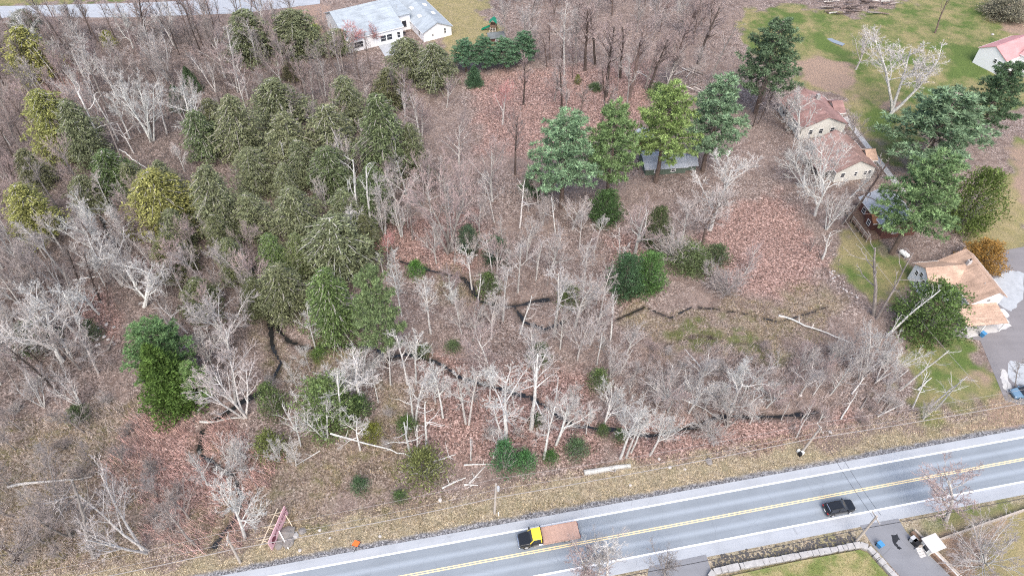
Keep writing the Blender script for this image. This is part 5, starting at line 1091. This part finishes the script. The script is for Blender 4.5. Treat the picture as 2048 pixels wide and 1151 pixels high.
W_ = [tuple(G(*p,.7)) for p in ((1418,1175),(1420,1152),(1428,1141),(1480,1130),(1600,1109),(1722,1087),(1738,1092),(1760,1116),(1800,1160))]
wall_run(h,W_,.85,.7,.9,3,'stone',M['stone'])
lw = MB().prism([tuple(G(*p,.55)) for p in ((1435,1180),(1440,1155),(1600,1120),(1720,1098),(1735,1104),(1790,1165),(1790,1180))][::-1],-.2,.5)
t_ = NT('corner_lawn'); v_ = t_.coord(); f_ = t_.noise(v_,6,3); m_ = t_.noise(v_,.45,4)
t_.col(t_.mix(t_.ramp(m_,[(.38,0),(.62,1)]), t_.mix(f_,(.09,.125,.035),(.20,.23,.08)), t_.mix(f_,(.22,.185,.09),(.42,.36,.20)))); t_.rough(.95,.1); t_.bump(f_,.8,.1)
tag(lw.build('corner_lawn',t_.m),kind='structure')
Xl = g_.uniform(26,58,26000); Yl = g_.uniform(30,44,26000); Pl = np.array([G(*p,.5) for p in ((1442,1175),(1448,1155),(1600,1123),(1718,1101),(1732,1106),(1782,1165))]); k = poly_sd(Pl,Xl,Yl) < -.1; Xl = Xl[k]; Yl = Yl[k]; n = len(Xl)
b_ = np.stack([Xl,Yl,np.full(n,.49)],1); d_ = nrm(np.concatenate([g_.normal(0,.6,(n,2)),np.ones((n,1))],1)); u_ = nrm(np.cross(d_,g_.normal(0,1,(n,3))))*.03
me = np_mesh('lawn_grass',np.stack([b_-u_,b_+u_,b_+d_*g_.uniform(.08,.2,(n,1))],1).reshape(-1,3),(np.arange(n)*3)[:,None]+np.array([[0,1,2]])); set_tone(me, np.repeat(g_.uniform(.6,1.4,n),3)); o = obj('lawn_grass',me,M['leaf']); o.color = (.22,.21,.085,1); tag(o,'short grass on the raised corner lawn','grass',kind='stuff')
# riprap in the ditch
V, fc = [], []; base = np.array([v.co[:] for v in STN[0].vertices])
mb = MB(); r_ = random.Random(12); fl = [tuple(p.vertices) for p in STN[0].polygons]
for i in range(420):
    t = r_.random(); a = G(1425+t*285,1128-t*52); o = np.array([a[0]+r_.gauss(0,.25)+RN[0]*r_.gauss(0,.45),a[1]+RN[1]*r_.gauss(0,.45)]); s = r_.uniform(.08,.2); ca = r_.uniform(0,6)
    mb.add([(o[0]+s*(math.cos(ca)*v[0]-math.sin(ca)*v[1]),o[1]+s*(math.sin(ca)*v[0]+math.cos(ca)*v[1]),.02+s*.5*v[2]) for v in base],fl)
M['riprap'] = simple('dark_riprap', (.085,.08,.078), .9, .5, 3)
tag(mb.build('ditch_gravel',M['riprap']),'dark riprap stones lining the roadside ditch','stones',kind='stuff')
h = empty('timber_wall',(0,0,0)); tag(h,'low weathered timber wall running along the brown yard','wall')
a, b = Vector(G(1838,1092,.7)), Vector(G(2075,1009,.7)); d = (b-a).normalized(); L = (b-a).length
for k in range(7):
    p, q = a+d*(L*k/7), a+d*(L*(k+1)/7-.03)
    for j in range(3): MB().beam((p.x,p.y,.12+j*.26),(q.x,q.y,.12+j*.26),.24,.24).build('timber',M['wood'],h)
h = empty('plank_wall',(0,0,0)); tag(h,'dark brown plank wall with pale coping along the driveway','wall')
a, b = Vector(G(1824,1062,.5)), Vector(G(1912,1152,.5)); d = (b-a).normalized(); L = (b-a).length; nn = Vector((-d.y,d.x))
for k in range(9):
    p, q = a+d*(L*k/9), a+d*(L*(k+1)/9-.02)
    for j in range(3): MB().beam((p.x,p.y,.1+j*.2),(q.x,q.y,.1+j*.2),.5-.04*j,.19).build('plank',M['brown_wood'],h)
p, q = a+nn*.55, b+nn*.55; MB().beam((p.x,p.y,.35),(q.x,q.y,.35),.28,.7).build('coping',M['wood'],h)
h = empty('concrete_wall',(0,0,0)); tag(h,'pale concrete wall stepping down beside the white-roofed hut','wall'); wall_run(h,[tuple(G(*p,.6)) for p in ((1868,1100),(1945,1175))],.55,.65,2.2,5,'concrete_block',M['concrete'])
p = G(1872,1076,0); h = empty('small_hut',(60.9,41.2,0),math.radians(19)); tag(h,'small hut with flat white roof beside the driveway','hut')
MB().box(-.85,1.0,-.85,.95,-.1,1.65).build('wall',M['cream'],h); MB().ext([(-1.15,1.66),(1.3,1.78),(1.3,1.88),(-1.15,1.76)],-1.1,1.2,'y').build('roof',M['shed_white'],h); window(h,-.85,0,.3,'W',.8,1.1,'door',mull=False)
x, y = G(1840,1078); st = MB(); 
for k in range(4): MB().box(-.5,.5,-.2+k*.34,.12+k*.34,-.1,.12+.14*k).build('step',M['concrete'],h).matrix_local = Matrix.Translation((-1.6,-.6,0))

# ------------------------------------------------------------------ labels: tell look-alikes apart by size and neighbours
def dups():
    d = {}
    for q in REG: d.setdefault(q[0]['label'], []).append(q)
    return [v for v in d.values() if len(v) > 1]
def relabel(q, new):
    if len(new.split()) <= 16 and (not new.startswith(('tallest','shortest')) or all(r[0]['label'] != new for r in REG)): q[0]['label'] = new; return True
for v in dups():                                             # beside which evergreen
    for q in v:
        c = [(math.hypot(a-q[1],b-q[2]),n) for a,b,n,o in EVREG if o is not q[0]]; dm, n = min(c)
        if dm < 6.5: relabel(q, q[0]['label'].replace(' '+q[5], f' beside {"an" if n[0] in "aeiou" else "a"} {n} '+q[5]))
for v in dups():                                             # at the water's edge
    for q in v:
        if min(line_d(P_,np.array([q[1]]),np.array([q[2]]))[0] for P_,_w in STR_W) < 4: relabel(q, q[0]['label'].replace(' '+q[5], ' beside the water '+q[5]))
for v in dups():                                             # tallest and shortest of the look-alikes
    v.sort(key=lambda q: q[3])
    if len(v) > 1 and v[-1][3]-v[0][3] > .8:
        for q, w in ((v[-1],'tallest'),(v[0],'shortest')):
            l = q[0]['label']; relabel(q, w+l[len(q[4]):] if l.startswith(q[4]) else w+' '+l)
